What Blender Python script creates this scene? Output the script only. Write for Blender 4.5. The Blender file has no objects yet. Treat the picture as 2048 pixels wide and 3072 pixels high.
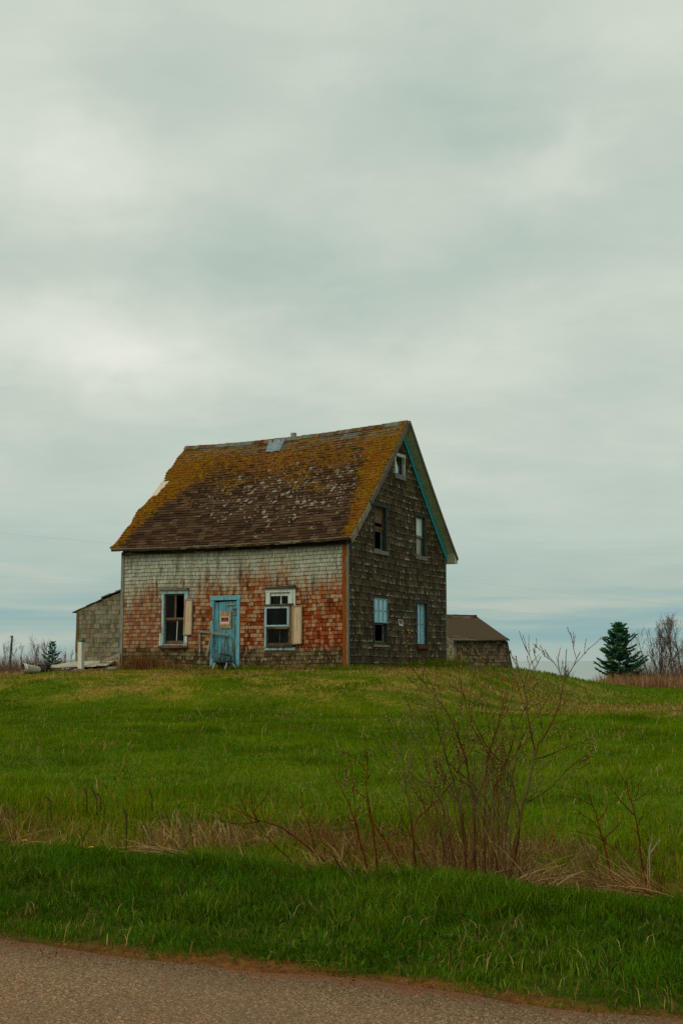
import bpy, bmesh, math, random
import numpy as np
from mathutils import Vector, Matrix, Euler

random.seed(7)
RNG = np.random.default_rng(11)
C = bpy.context.scene.collection
TH = math.radians(25)
O = Vector((0.15, 34.0, 1.36))          # near corner of the house, at its foot
EYE = 1.6
PITCH = math.radians(6.706)
FPX = 2900.0 * 2048 / 1568
ROOT = Matrix.Translation(O) @ Matrix.Rotation(-TH, 4, 'Z')
cs, sn = math.cos(TH), math.sin(TH)

def to_world(p): return ROOT @ Vector(p)
def loc_xy(x, y):
    dx, dy = x - O.x, y - O.y
    return dx * cs - dy * sn, dx * sn + dy * cs
def view_point(px, py, D):
    """a spot D metres ahead of the camera on the line of sight through (px, py)"""
    x = (px - 1024) / FPX; y = -(py - 1536) / FPX
    f = math.cos(PITCH) - y * math.sin(PITCH); z = math.sin(PITCH) + y * math.cos(PITCH)
    t = D / f
    return Vector((x * t, D, EYE + z * t))

def lin(*c):
    if len(c) == 1: c = c * 3
    return tuple(((v / 255) / 12.92 if v / 255 <= 0.04045 else ((v / 255 + 0.055) / 1.055) ** 2.4) for v in c) + (1.0,)

# ------------------------------------------------------------------ noise
def vnoise(x, y, seed=0):
    x = np.asarray(x, float); y = np.asarray(y, float)
    xi = np.floor(x).astype(np.int64); yi = np.floor(y).astype(np.int64)
    fx = x - xi; fy = y - yi
    fx = fx * fx * (3 - 2 * fx); fy = fy * fy * (3 - 2 * fy)
    def h(a, b):
        n = (a * 374761393 + b * 668265263 + seed * 974634777) & 0x7fffffff
        n = ((n ^ (n >> 13)) * 1274126177) & 0x7fffffff
        return ((n ^ (n >> 16)) & 0xffff) / 65535.0
    a = h(xi, yi); b = h(xi + 1, yi); c = h(xi, yi + 1); d = h(xi + 1, yi + 1)
    return (a * (1 - fx) + b * fx) * (1 - fy) + (c * (1 - fx) + d * fx) * fy
def fbm(x, y, seed=0, oct=3):
    s = 0; a = 0.5; t = 0
    for i in range(oct):
        s = s + a * vnoise(np.asarray(x) * 2 ** i, np.asarray(y) * 2 ** i, seed + i); t += a; a *= 0.5
    return s / t
def sstep(a, b, x):
    t = np.clip((np.asarray(x, float) - a) / (b - a), 0, 1); return t * t * (3 - 2 * t)

# ------------------------------------------------------------------ materials
class NB:
    def __init__(s, name):
        s.m = bpy.data.materials.new(name); s.m.use_nodes = True
        s.t = s.m.node_tree; s.n = s.t.nodes; s.l = s.t.links
        s.b = s.n['Principled BSDF']; s.b.inputs['Roughness'].default_value = 0.85
        s.b.inputs['Specular IOR Level'].default_value = 0.06
        s.out = s.n['Material Output']
    def link(s, a, b):
        if hasattr(a, 'links') or hasattr(a, 'is_linked'): s.l.new(a, b)
        else: b.default_value = a
    def new(s, t, **k):
        n = s.n.new(t)
        for a, v in k.items(): setattr(n, a, v)
        return n
    def obj(s): return s.new('ShaderNodeTexCoord').outputs['Object']
    def attr(s, name, vec=False):
        n = s.new('ShaderNodeAttribute', attribute_name=name)
        return n.outputs['Vector'] if vec else n.outputs['Fac']
    def mul(s, v, k):
        n = s.new('ShaderNodeVectorMath', operation='MULTIPLY'); s.link(v, n.inputs[0]); n.inputs[1].default_value = k
        return n.outputs[0]
    def vadd(s, v, k):
        n = s.new('ShaderNodeVectorMath', operation='ADD'); s.link(v, n.inputs[0]); s.link(k, n.inputs[1]); return n.outputs[0]
    def noise(s, vec, scale, detail=3, rough=0.55, color=False, dist=0.0):
        n = s.new('ShaderNodeTexNoise'); s.link(vec, n.inputs['Vector'])
        n.inputs['Scale'].default_value = scale; n.inputs['Detail'].default_value = detail
        n.inputs['Roughness'].default_value = rough; n.inputs['Distortion'].default_value = dist
        return n.outputs['Color' if color else 'Fac']
    def voro(s, vec, scale, out='Distance', feature='F1'):
        n = s.new('ShaderNodeTexVoronoi', feature=feature); s.link(vec, n.inputs['Vector']); n.inputs['Scale'].default_value = scale
        return n.outputs[out]
    def math(s, op, a, b=0.0, c=None):
        n = s.new('ShaderNodeMath', operation=op); s.link(a, n.inputs[0]); s.link(b, n.inputs[1])
        if c is not None: s.link(c, n.inputs[2])
        return n.outputs[0]
    def ss(s, v, lo, hi):
        n = s.new('ShaderNodeMapRange', interpolation_type='SMOOTHSTEP'); s.link(v, n.inputs['Value'])
        n.inputs['From Min'].default_value = lo; n.inputs['From Max'].default_value = hi
        return n.outputs[0]
    def sep(s, v):
        n = s.new('ShaderNodeSeparateXYZ'); s.link(v, n.inputs[0]); return n.outputs
    def mix(s, f, a, b, mode='MIX'):
        n = s.new('ShaderNodeMix', data_type='RGBA', blend_type=mode)
        s.link(f, n.inputs[0]); s.link(a, n.inputs[6]); s.link(b, n.inputs[7]); return n.outputs[2]
    def ramp(s, f, stops):
        n = s.new('ShaderNodeValToRGB'); s.link(f, n.inputs[0])
        e = n.color_ramp.elements
        while len(e) < len(stops): e.new(0.5)
        for i, (p, c) in enumerate(stops): e[i].position = p; e[i].color = c
        return n.outputs[0]
    def bump(s, h, strength=0.4, dist=0.02):
        n = s.new('ShaderNodeBump'); s.link(h, n.inputs['Height'])
        n.inputs['Strength'].default_value = strength; n.inputs['Distance'].default_value = dist
        s.l.new(n.outputs[0], s.b.inputs['Normal'])
    def color(s, c): s.link(c, s.b.inputs['Base Color']); return s
    def rough(s, r): s.link(r, s.b.inputs['Roughness']); return s

M = {}
def wood(name, base, dark, worn=None, axis='z', amount=0.45, fine=1.0, bottom=None, rnd=False):
    """weathered board: grain along an axis, patches where paint is gone"""
    b = NB(name); o = b.obj()
    k = {'z': (1, 1, 0.06), 'x': (0.06, 1, 1), 'y': (1, 0.06, 1), 'n': (1, 1, 1)}[axis]
    if rnd:
        r = b.attr('rnd'); o = b.vadd(o, b.mul(r, (37, 17, 5)))
    g = b.noise(b.mul(o, k), 60 * fine, 4, 0.7)
    w = b.noise(b.mul(o, tuple(max(v, .25) for v in k)), 9 * fine, 5, 0.7)
    c = b.mix(b.ss(g, 0.4, 0.72), base, dark)
    if worn: c = b.mix(b.ss(w, 1 - amount - .06, 1 - amount + .06), c, worn)
    if rnd: c = b.mix(b.math('MULTIPLY', b.attr('rnd'), 0.35), c, dark)
    if bottom:
        z = b.sep(b.obj())[2]
        f = b.math('SUBTRACT', 1.0, b.ss(b.math('ADD', z, b.math('MULTIPLY', w, -0.8)), bottom[0], bottom[1]))
        c = b.mix(f, c, bottom[2])
    b.color(c); b.bump(g, 0.5, 0.006)
    M[name] = b.m; return b.m

wood('pale_board', lin(150, 142, 122), lin(92, 80, 62), lin(116, 100, 80))
wood('grey_board', lin(128, 130, 120), lin(78, 76, 66), lin(104, 98, 84))
wood('grey_rake_board', lin(118, 112, 100), lin(70, 62, 50), lin(92, 82, 68), axis='n')
wood('dark_teal_board', lin(62, 74, 68), lin(40, 44, 38), lin(84, 96, 90), amount=.35)
wood('blue_white_board', lin(150, 178, 182), lin(92, 138, 150), lin(120, 104, 80), amount=.42)
wood('white_board', lin(196, 206, 198), lin(132, 140, 132), lin(124, 112, 92), amount=.40)
wood('brown_board', lin(112, 88, 62), lin(62, 46, 32), lin(84, 74, 56))
wood('dark_sill', lin(74, 64, 48), lin(40, 34, 26), lin(100, 84, 62), axis='x')
wood('cream_board', lin(182, 164, 136), lin(164, 140, 110), lin(150, 124, 94), amount=.33, fine=.7)
wood('cream_border', lin(158, 136, 108), lin(116, 92, 70), lin(112, 122, 112), amount=.35)
wood('orange_board', lin(126, 68, 18), lin(92, 46, 12), lin(98, 84, 60), amount=.42, fine=.6)
wood('rake_blue', lin(60, 168, 190), lin(44, 130, 150), lin(160, 150, 124), axis='n', amount=.30, fine=.6)
wood('door_blue', lin(92, 156, 172), lin(60, 112, 124), lin(84, 92, 78), amount=.46, bottom=(-.45, .45, lin(44, 54, 46)), rnd=True)
wood('door_casing_blue', lin(100, 160, 174), lin(70, 120, 134), lin(104, 78, 52), amount=.40)
wood('sill_rust', lin(104, 58, 34), lin(70, 40, 26), lin(80, 66, 50), axis='y')
wood('deck_wood', lin(196, 190, 168), lin(130, 120, 98), lin(160, 164, 148), axis='x', rnd=True)
wood('post_white', lin(206, 204, 188), lin(150, 144, 126), lin(130, 120, 100), amount=.3)
wood('chair_wood', lin(50, 40, 26), lin(26, 20, 13), lin(92, 78, 54), axis='n', amount=.4)
wood('chair_leg', lin(172, 168, 148), lin(120, 108, 84), lin(80, 66, 46), axis='z', amount=.4)
wood('plywood', lin(140, 104, 74), lin(108, 68, 46), lin(152, 134, 104), axis='n', amount=.5)
wood('shed_board', lin(120, 116, 100), lin(70, 64, 54), lin(96, 90, 76))
wood('eave_board', lin(136, 120, 88), lin(60, 48, 34), lin(52, 42, 30), axis='x', amount=.55, fine=.6)
wood('deck_bare', lin(196, 184, 166), lin(150, 136, 118), lin(128, 118, 104), axis='y', amount=.35)
wood('soffit_wood', lin(190, 212, 194), lin(120, 132, 108), lin(190, 176, 140), axis='n', amount=.5, rnd=True)
wood('pole_wood', lin(82, 78, 68), lin(48, 44, 38), lin(98, 94, 84))

def simple(name, c, rough=0.8, spec=0.25, metal=0.0, var=None, scale=20):
    b = NB(name)
    if var: b.color(b.mix(b.ss(b.noise(b.obj(), scale, 4, 0.65), .35, .7), c, var))
    else: b.color(c)
    b.rough(rough); b.b.inputs['Specular IOR Level'].default_value = spec; b.b.inputs['Metallic'].default_value = metal
    M[name] = b.m; return b.m
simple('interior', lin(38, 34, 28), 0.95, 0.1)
simple('rust', lin(104, 52, 28), 0.8, .3, 0, lin(60, 32, 22), 60)
simple('sign_white', lin(206, 206, 194), .6, .3, 0, lin(180, 182, 168), 40)
simple('sign_black', lin(30, 30, 24), .6, .3)
simple('sign_red', lin(150, 34, 12), .6, .3, 0, lin(122, 30, 12), 50)
simple('sign_faded_red', lin(150, 88, 70), .7, .2, 0, lin(120, 76, 58), 50)
simple('sign_faded_dark', lin(84, 80, 62), .7, .2)
simple('sign_grey_print', lin(150, 152, 138), .7, .2)
simple('metal_patch', lin(108, 128, 130), .55, .4, .0, lin(78, 98, 102), 6)
simple('pipe_metal', lin(150, 142, 128), .6, .4, 0, lin(108, 98, 86), 25)
simple('bucket_plastic', lin(206, 202, 190), .45, .4, 0, lin(178, 172, 156), 14)
simple('bucket_inner', lin(150, 128, 92), .7, .2, 0, lin(96, 76, 48), 12)
simple('black_plastic', lin(26, 28, 26), .5, .4, 0, lin(40, 42, 38), 20)
simple('stone', lin(118, 112, 98), .9, .2, 0, lin(78, 72, 60), 16)
simple('cap_green', lin(70, 112, 96), .7, .3, 0, lin(48, 72, 58), 40)
simple('reflection_backing', lin(150, 158, 152), .9, .1, 0, lin(110, 112, 100), 7)  # pale backing added to brighten panes that show reflected sky
simple('brown_paper', lin(120, 98, 72), .9, .1, 0, lin(84, 62, 44), 8)
simple('pale_board_panel', lin(120, 116, 98), .9, .1, 0, lin(88, 86, 72), 9)
simple('wire_black', lin(60, 66, 64), .7, .2); simple('wire_grey', lin(150, 160, 156), .7, .2)
simple('catkin', lin(160, 150, 88), .9, .1, 0, lin(104, 106, 46), 90)
simple('dandelion_yellow', lin(220, 150, 10), .8, .2)
simple('stalk_dark', lin(52, 40, 28), .9, .1)
def blue_panel():
    b = NB('blue_panel'); o = b.obj()
    n = b.noise(b.mul(o, (3, 3, .6)), 7, 5, .65)
    b.color(b.ramp(n, [(.25, lin(104, 158, 186)), (.5, lin(136, 190, 214)), (.75, lin(184, 218, 228))])).rough(.35)
    b.b.inputs['Specular IOR Level'].default_value = .5
    M['blue_panel'] = b.m
blue_panel()
def glass(name, a, c2, dirt):
    b = NB(name); o = b.obj()
    n = b.noise(b.mul(o, (1, 1, .4)), 4, 4, .6)
    b.color(b.mix(b.ss(n, .45, .8), a, c2)); b.rough(b.math('ADD', .10, b.math('MULTIPLY', n, .25)))
    b.b.inputs['Specular IOR Level'].default_value = .10
    b.bump(b.noise(o, 2.5, 1), .05, .02); M[name] = b.m
glass('old_glass', lin(10, 13, 11), lin(28, 32, 27), .2)
glass('sky_reflection_glass', lin(206, 218, 216), lin(170, 182, 178), .2)  # opaque pane; the reflected sky is put into its pale colour
glass('pale_glass', lin(166, 164, 146), lin(100, 104, 94), .2)  # opaque whitish pane with mottled tone

def mat_front():
    b = NB('front_shingle'); uv = b.attr('uvm', True); lc = b.attr('loc', True); r = b.attr('rnd')
    X, Z, _ = b.sep(uv); lu, lv, _ = b.sep(lc)
    st = b.noise(b.mul(uv, (1, .10, 1)), 38, 4, .7)               # grain streaks
    big = b.noise(b.mul(uv, (1, .55, 1)), 1.1, 4, .6)
    med = b.noise(b.mul(uv, (1, .45, 1)), 4.5, 4, .65)
    grey = b.ramp(st, [(.30, lin(88, 82, 60)), (.46, lin(152, 155, 136)), (.66, lin(188, 192, 172))])
    grey = b.mix(b.math('MULTIPLY', r, .35), grey, lin(116, 110, 88))
    red = b.ramp(b.math('ADD', b.math('MULTIPLY', r, .6), b.math('MULTIPLY', st, .4)),
                 [(.18, lin(82, 36, 10)), (.38, lin(124, 58, 20)), (.56, lin(142, 82, 42)), (.80, lin(160, 120, 82))])
    # paint line: higher around the door, lower at the far end
    line = b.math('ADD', b.math('MULTIPLY', big, 1.9), b.math('MULTIPLY', med, .8))
    door = b.math('SUBTRACT', 1.0, b.ss(b.math('ABSOLUTE', b.math('ADD', X, 3.2)), .0, 2.6))
    corner = b.ss(X, -2.2, -.6)
    lev = b.math('ADD', b.math('ADD', line, b.math('MULTIPLY', door, .55)), b.math('MULTIPLY', corner, .45))
    pf = b.ss(b.math('ADD', b.math('SUBTRACT', b.math('ADD', lev, .92), Z), b.math('MULTIPLY', b.math('SUBTRACT', b.noise(b.mul(uv, (1, .12, 1)), 7, 3, .6), .5), 2.2)), -.30, .75)
    shab = b.ss(b.math('ADD', b.math('MULTIPLY', r, .55), b.math('MULTIPLY', med, .75)), .66, .86)   # single shingles worn grey
    left = b.math('SUBTRACT', 1.0, b.ss(X, -6.9, -3.2))
    pf = b.math('MULTIPLY', pf, b.math('SUBTRACT', 1.0, b.math('MULTIPLY', shab, .25)))
    red = b.mix(b.math('MULTIPLY', shab, .8), red, b.ramp(st, [(.32, lin(104, 74, 46)), (.5, lin(146, 108, 72)), (.7, lin(176, 146, 110))]))
    grey = b.mix(b.math('MULTIPLY', b.ss(b.noise(b.mul(uv, (1, .3, 1)), 2.6, 4, .65), .46, .66), .5), grey, lin(110, 110, 90))
    c = b.mix(pf, grey, red)
    c = b.mix(b.math('MULTIPLY', left, b.math('MULTIPLY', pf, .38)), c, lin(132, 108, 86))
    deep = b.math('MULTIPLY', b.ss(X, -4.6, -.8), b.ss(b.math('ADD', Z, b.math('MULTIPLY', big, -1.6)), .9, -.1))
    c = b.mix(b.math('MULTIPLY', deep, b.math('MULTIPLY', pf, .70)), c, b.mix(r, lin(92, 34, 6), lin(150, 62, 12)))
    # bare, damp-stained band at the foot
    foot = b.math('SUBTRACT', 1.0, b.ss(b.math('ADD', Z, b.math('MULTIPLY', med, -.6)), .16, .40))
    footc = b.ramp(b.math('ADD', b.math('MULTIPLY', st, .7), b.math('MULTIPLY', r, .35)), [(.25, lin(40, 32, 18)), (.5, lin(72, 60, 38)), (.8, lin(120, 108, 78))])
    c = b.mix(foot, c, footc)
    # white flecks of older paint at the butts
    fl = b.noise(b.mul(uv, (1, .35, 1)), 17, 3, .6)
    fm = b.math('MULTIPLY', b.ss(fl, .585, .66), b.math('MULTIPLY', b.ss(Z, 2.5, 1.9), b.ss(X, -7.2, -2.5)))
    c = b.mix(b.math('MULTIPLY', fm, .55), c, lin(190, 176, 150))
    dk = b.ss(b.noise(b.mul(uv, (1, .22, 1)), 4.2, 5, .72), .50, .68)
    c = b.mix(b.math('MULTIPLY', dk, .75), c, lin(56, 36, 20))
    c = b.mix(b.math('MULTIPLY', b.ss(Z, 3.15, 3.42), .55), c, lin(104, 92, 62))
    c = b.mix(b.math('MULTIPLY', b.ss(lv, .16, .0), .45), c, lin(40, 28, 16))
    b.color(c); b.bump(st, .5, .008); M['front_shingle'] = b.m
mat_front()

def mat_gable(name, cols, fleck, fa=.75, teal=True):
    b = NB(name); uv = b.attr('uvm', True); lc = b.attr('loc', True); r = b.attr('rnd')
    X, Z, _ = b.sep(uv); lu, lv, _ = b.sep(lc)
    st = b.noise(b.mul(uv, (1, .10, 1)), 34, 4, .7)
    med = b.noise(b.mul(uv, (1, .5, 1)), 2.2, 4, .6)
    c = b.ramp(b.math('ADD', b.math('MULTIPLY', st, .75), b.math('MULTIPLY', r, .28)), [(.3, cols[0]), (.52, cols[1]), (.8, cols[2])])
    c = b.mix(b.math('MULTIPLY', b.ss(med, .5, .7), .4), c, cols[3])
    f1 = b.noise(b.mul(uv, (1, .25, 1)), 9, 4, .65)
    up = b.noise(b.mul(uv, (1, .1, 1)), 40, 2, .5)
    e = b.math('SUBTRACT', b.math('MULTIPLY', b.ss(f1, .47, .66), b.math('ADD', .10, b.math('MULTIPLY', b.ss(up, .35, .75), .75))), lv)
    fm = b.math('MULTIPLY', b.ss(e, -.01, .04), fa)
    s2 = b.math('MULTIPLY', b.ss(b.noise(b.mul(uv, (1, .22, 1)), 26, 2, .5), .68, .74), b.ss(med, .45, .62))
    fm = b.math('MAXIMUM', fm, b.math('MULTIPLY', s2, fa * .6))
    fm = b.math('MULTIPLY', fm, b.math('ADD', .30, b.math('MULTIPLY', b.ss(b.noise(uv, .8, 3, .6), .40, .58), .70)))
    fc = fleck
    if teal: fc = b.mix(b.ss(b.noise(uv, 1.7, 2), .5, .62), fleck, lin(112, 150, 142))
    c = b.mix(fm, c, fc)
    b.color(c); b.bump(st, .5, .008); M[name] = b.m
mat_gable('gable_shingle', [lin(40, 33, 22), lin(68, 57, 41), lin(104, 88, 62), lin(80, 70, 50)], lin(170, 168, 150), .95)
mat_gable('lean_to_shingle', [lin(70, 66, 50), lin(110, 104, 82), lin(138, 134, 110), lin(96, 74, 50)], lin(150, 162, 148), .35)
mat_gable('shed_shingle', [lin(38, 30, 22), lin(92, 78, 58), lin(150, 136, 110), lin(50, 38, 28)], lin(150, 146, 130), .3, False)

def mat_roof():
    b = NB('roof_shingle'); uv = b.attr('uvm', True); r = b.attr('rnd')
    U, V, _ = b.sep(uv)                                            # metres from the far end, metres up from the eave
    n1 = b.noise(uv, 1.3, 4, .6); n2 = b.noise(uv, 5.5, 4, .6); n3 = b.noise(uv, 26, 3, .6)
    base = b.ramp(b.math('ADD', b.math('MULTIPLY', r, .55), b.math('MULTIPLY', n3, .45)),
                  [(.2, lin(38, 26, 16)), (.5, lin(62, 44, 29)), (.8, lin(82, 63, 44))])
    ms = b.attr('moss')
    mm = b.ss(b.math('ADD', ms, b.math('ADD', b.math('MULTIPLY', b.math('SUBTRACT', n2, .5), 1.9), b.math('MULTIPLY', b.math('SUBTRACT', n3, .5), 1.3))), .38, .70)
    mossc = b.ramp(b.math('ADD', b.math('MULTIPLY', n3, .6), b.math('MULTIPLY', n2, .4)), [(.25, lin(50, 36, 8)), (.45, lin(100, 66, 6)), (.6, lin(124, 88, 6)), (.78, lin(122, 106, 10))])
    mossc = b.mix(b.ss(n1, .42, .62), mossc, b.mix(.55, mossc, lin(118, 62, 12)))
    # rust-orange lichen in the upper middle
    dU = b.math('DIVIDE', b.math('SUBTRACT', U, 3.7), 1.5); dV = b.math('DIVIDE', b.math('SUBTRACT', V, 4.5), 1.0)
    orr = b.math('SUBTRACT', 1.0, b.math('ADD', b.math('MULTIPLY', dU, dU), b.math('MULTIPLY', dV, dV)))
    orm = b.math('MULTIPLY', b.ss(b.math('ADD', orr, b.math('ADD', b.math('MULTIPLY', b.math('SUBTRACT', n2, .5), 3), b.math('MULTIPLY', b.math('SUBTRACT', n3, .5), 2.5))), .1, 1.3), .75)
    c = b.mix(mm, base, mossc)
    c = b.mix(orm, c, b.ramp(n3, [(.3, lin(88, 52, 26)), (.6, lin(144, 78, 26))]))
    upv = b.math('MULTIPLY', b.ss(V, 2.6, 5.0), b.ss(b.math('ADD', n3, b.math('MULTIPLY', n2, .5)), .70, .84))
    c = b.mix(b.math('MULTIPLY', upv, .7), c, b.ramp(n2, [(.35, lin(96, 66, 24)), (.65, lin(120, 84, 34))]))
    # grey bare patches near the ridge
    gm = b.math('MULTIPLY', b.ss(V, 4.6, 5.3), b.ss(b.noise(b.mul(uv, (.4, 1.6, 1)), 3.2, 3), .42, .56))
    c = b.mix(b.math('MULTIPLY', gm, .8), c, lin(104, 110, 102))
    # pale lichen spots, thick right of the middle
    wv = b.vadd(uv, b.mul(b.noise(uv, 7, 3, .6, True), (.22, .22, .10)))
    vd = b.voro(wv, 3.6); vd2 = b.voro(b.vadd(wv, (3.3, 1.7, 0.0)), 8.5)
    eU = b.math('DIVIDE', b.math('SUBTRACT', U, 5.2), 2.4); eV = b.math('DIVIDE', b.math('SUBTRACT', V, 3.2), 1.9)
    den = b.math('SUBTRACT', 1.0, b.math('ADD', b.math('MULTIPLY', eU, eU), b.math('MULTIPLY', eV, eV)))
    den = b.math('ADD', b.math('MULTIPLY', b.ss(den, -2.4, 1), .50), .46)
    clus = b.ss(b.math('ADD', b.noise(uv, 2.6, 3, .65), b.math('MULTIPLY', den, .22)), .52, .74)
    t1 = b.math('MULTIPLY', b.math('ADD', b.math('MULTIPLY', clus, .22), .07), den)
    s1 = b.ss(b.math('SUBTRACT', t1, vd), .0, .03)
    t2 = b.math('MULTIPLY', b.math('ADD', b.math('MULTIPLY', clus, .22), .09), den)
    s2 = b.ss(b.math('SUBTRACT', t2, vd2), .0, .03)
    lf = b.math('MULTIPLY', b.math('MAXIMUM', s1, s2), b.math('SUBTRACT', 1.0, b.math('MULTIPLY', mm, .75)))
    lf = b.math('MULTIPLY', lf, b.ss(n3, .30, .52))
    c = b.mix(b.math('MULTIPLY', lf, .76), c, lin(152, 148, 130))
    b.color(c)
    b.bump(b.math('ADD', b.math('MULTIPLY', mm, b.math('ADD', n3, .3)), b.math('MULTIPLY', n3, .25)), .8, .04)
    M['roof_shingle'] = b.m
    b = NB('moss'); o = b.obj(); n = b.noise(o, 22, 3, .6); n2 = b.noise(o, 1.4, 3, .6)
    c = b.ramp(b.math('ADD', b.math('MULTIPLY', n, .6), b.math('MULTIPLY', b.attr('rnd'), .4)), [(.25, lin(66, 46, 6)), (.5, lin(118, 80, 6)), (.75, lin(126, 108, 10))])
    c = b.mix(b.ss(n2, .45, .6), c, b.mix(.5, c, lin(112, 60, 12)))
    b.color(c); b.bump(n, .7, .03); M['moss'] = b.m
mat_roof()
def mat_shedroof():
    b = NB('shed_roof'); o = b.obj(); uv = b.attr('uvm', True)
    n = b.noise(b.mul(uv, (.5, 2, 1)), 4, 4, .65); r = b.attr('rnd')
    c = b.ramp(b.math('ADD', b.math('MULTIPLY', n, .45), b.math('MULTIPLY', r, .55)), [(.2, lin(36, 29, 20)), (.5, lin(78, 60, 42)), (.8, lin(108, 94, 72))])
    c = b.mix(b.math('MULTIPLY', b.ss(b.noise(b.mul(uv, (.5, 1.5, 1)), 1.9, 4), .46, .62), .55), c, lin(104, 108, 92))
    b.color(c); b.bump(n, .4, .02); M['shed_roof'] = b.m
mat_shedroof()

def blade_mat(name, cols, patch=None, ps=.6, trans=.3):
    b = NB(name); r = b.attr('rnd'); o = b.obj()
    c = b.ramp(r, [(i / (len(cols) - 1), q) for i, q in enumerate(cols)])
    if patch:
        n = b.noise(o, ps, 4, .6)
        c = b.mix(b.math('MULTIPLY', b.ss(n, .48, .66), .75), c, b.ramp(r, [(0, patch[0]), (1, patch[1])]))
    b.color(c); b.b.inputs['Roughness'].default_value = .65; b.b.inputs['Specular IOR Level'].default_value = .04
    if trans:
        t = b.new('ShaderNodeBsdfTranslucent'); b.link(c, t.inputs[0])
        mx = b.new('ShaderNodeMixShader'); mx.inputs[0].default_value = trans
        b.l.new(b.b.outputs[0], mx.inputs[1]); b.l.new(t.outputs[0], mx.inputs[2]); b.l.new(mx.outputs[0], b.out.inputs[0])
    M[name] = b.m
blade_mat('verge_grass', [lin(36, 58, 2), lin(62, 92, 2), lin(80, 110, 6), lin(132, 146, 56)], (lin(46, 82, 4), lin(84, 122, 14)), 1.6)
blade_mat('field_grass', [lin(60, 82, 0), lin(84, 112, 0), lin(102, 126, 2), lin(142, 132, 20)], (lin(72, 104, 0), lin(100, 132, 4)), .30)
blade_mat('dry_grass', [lin(60, 42, 20), lin(122, 88, 48), lin(158, 122, 74), lin(200, 172, 124)], (lin(84, 42, 14), lin(138, 80, 34)), 1.1)
blade_mat('reed', [lin(92, 62, 36), lin(126, 88, 58), lin(150, 114, 80), lin(176, 146, 108)], None)
blade_mat('red_stem', [lin(84, 40, 18), lin(116, 60, 26), lin(126, 84, 32)], None, trans=.1)
blade_mat('brush_twig', [lin(74, 58, 48), lin(104, 76, 60), lin(116, 94, 78)], None, trans=0)
blade_mat('clover', [lin(40, 66, 4), lin(60, 90, 10), lin(92, 120, 40)], None)
blade_mat('spruce_needles', [lin(28, 72, 62), lin(48, 112, 94), lin(82, 118, 72), lin(122, 128, 68)], None, trans=.1)

def bark(name, a, c2, c3=None, scale=18):
    b = NB(name); o = b.obj(); n = b.noise(b.mul(o, (1, 1, .35)), scale, 4, .6)
    c = b.mix(b.ss(n, .35, .65), a, c2)
    if c3: c = b.mix(b.ss(b.noise(o, 1.6, 2), .45, .6), c, c3)
    b.color(c); M[name] = b.m
bark('willow_bark', lin(98, 60, 30), lin(58, 38, 20), lin(92, 80, 48))
bark('shoot_bark', lin(112, 76, 42), lin(76, 50, 28), lin(100, 86, 54))
bark('red_bark', lin(98, 42, 18), lin(60, 28, 14), lin(84, 46, 22))
bark('grey_bark', lin(92, 80, 70), lin(66, 56, 48))
bark('spruce_bark', lin(70, 58, 44), lin(48, 40, 32))

def mat_ground():
    b = NB('earth'); o = b.obj(); X, Y, Z = b.sep(o)
    n = b.noise(o, .45, 5, .6); f = b.noise(o, 14, 4, .65); g = b.noise(o, 2.2, 4, .6)
    field = b.ramp(b.math('ADD', b.math('MULTIPLY', n, .35), b.math('MULTIPLY', f, .65)), [(.28, lin(42, 58, 0)), (.5, lin(70, 92, 0)), (.72, lin(104, 114, 4))])
    field = b.mix(b.math('MULTIPLY', b.ss(g, .55, .72), .35), field, lin(96, 84, 10))
    field = b.mix(b.math('MULTIPLY', b.ss(Y, -21.4, -22.1), .8), field, b.ramp(f, [(.3, lin(26, 30, 4)), (.7, lin(60, 66, 14))]))
    dry = b.ramp(f, [(.3, lin(58, 42, 24)), (.55, lin(96, 70, 40)), (.75, lin(128, 100, 62))])
    nY = b.math('ADD', Y, b.math('MULTIPLY', b.math('SUBTRACT', g, .5), 1.2))
    ditch = b.math('MULTIPLY', b.ss(nY, -22.1, -21.6), b.ss(nY, -18.9, -19.9))
    c = b.mix(b.math('MULTIPLY', ditch, b.math('ADD', .25, b.math('MULTIPLY', b.ss(b.noise(b.mul(o, (.8, 1.4, 1)), .9, 3), .40, .56), .6))), field, dry)
    mY = b.math('ADD', Y, b.math('MULTIPLY', b.math('SUBTRACT', b.noise(o, .5, 3), .5), 3.0))
    mound = b.math('MULTIPLY', b.math('MULTIPLY', b.ss(mY, -4.9, -3.4), b.ss(Y, 16, 9)), b.ss(b.noise(b.mul(o, (.7, 1.5, 1)), .9, 4, .6), .40, .58))
    c = b.mix(b.math('MULTIPLY', mound, .75), c, b.ramp(f, [(.3, lin(86, 74, 20)), (.55, lin(144, 120, 48)), (.75, lin(180, 150, 88))]))
    far = b.math('MULTIPLY', b.ss(nY, 25, 28), .9); c = b.mix(far, c, lin(120, 92, 60))
    soil = b.ramp(f, [(.3, lin(76, 44, 22)), (.7, lin(126, 76, 38))])
    eN = b.math('ADD', Y, b.math('MULTIPLY', b.math('SUBTRACT', b.noise(o, 1.1, 4), .5), .7))
    c = b.mix(b.math('MULTIPLY', b.ss(eN, -24.6, -24.85), .8), c, soil)
    b.color(c); b.b.inputs['Specular IOR Level'].default_value = .04; b.bump(f, .8, .05); M['earth'] = b.m
mat_ground()
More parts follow.
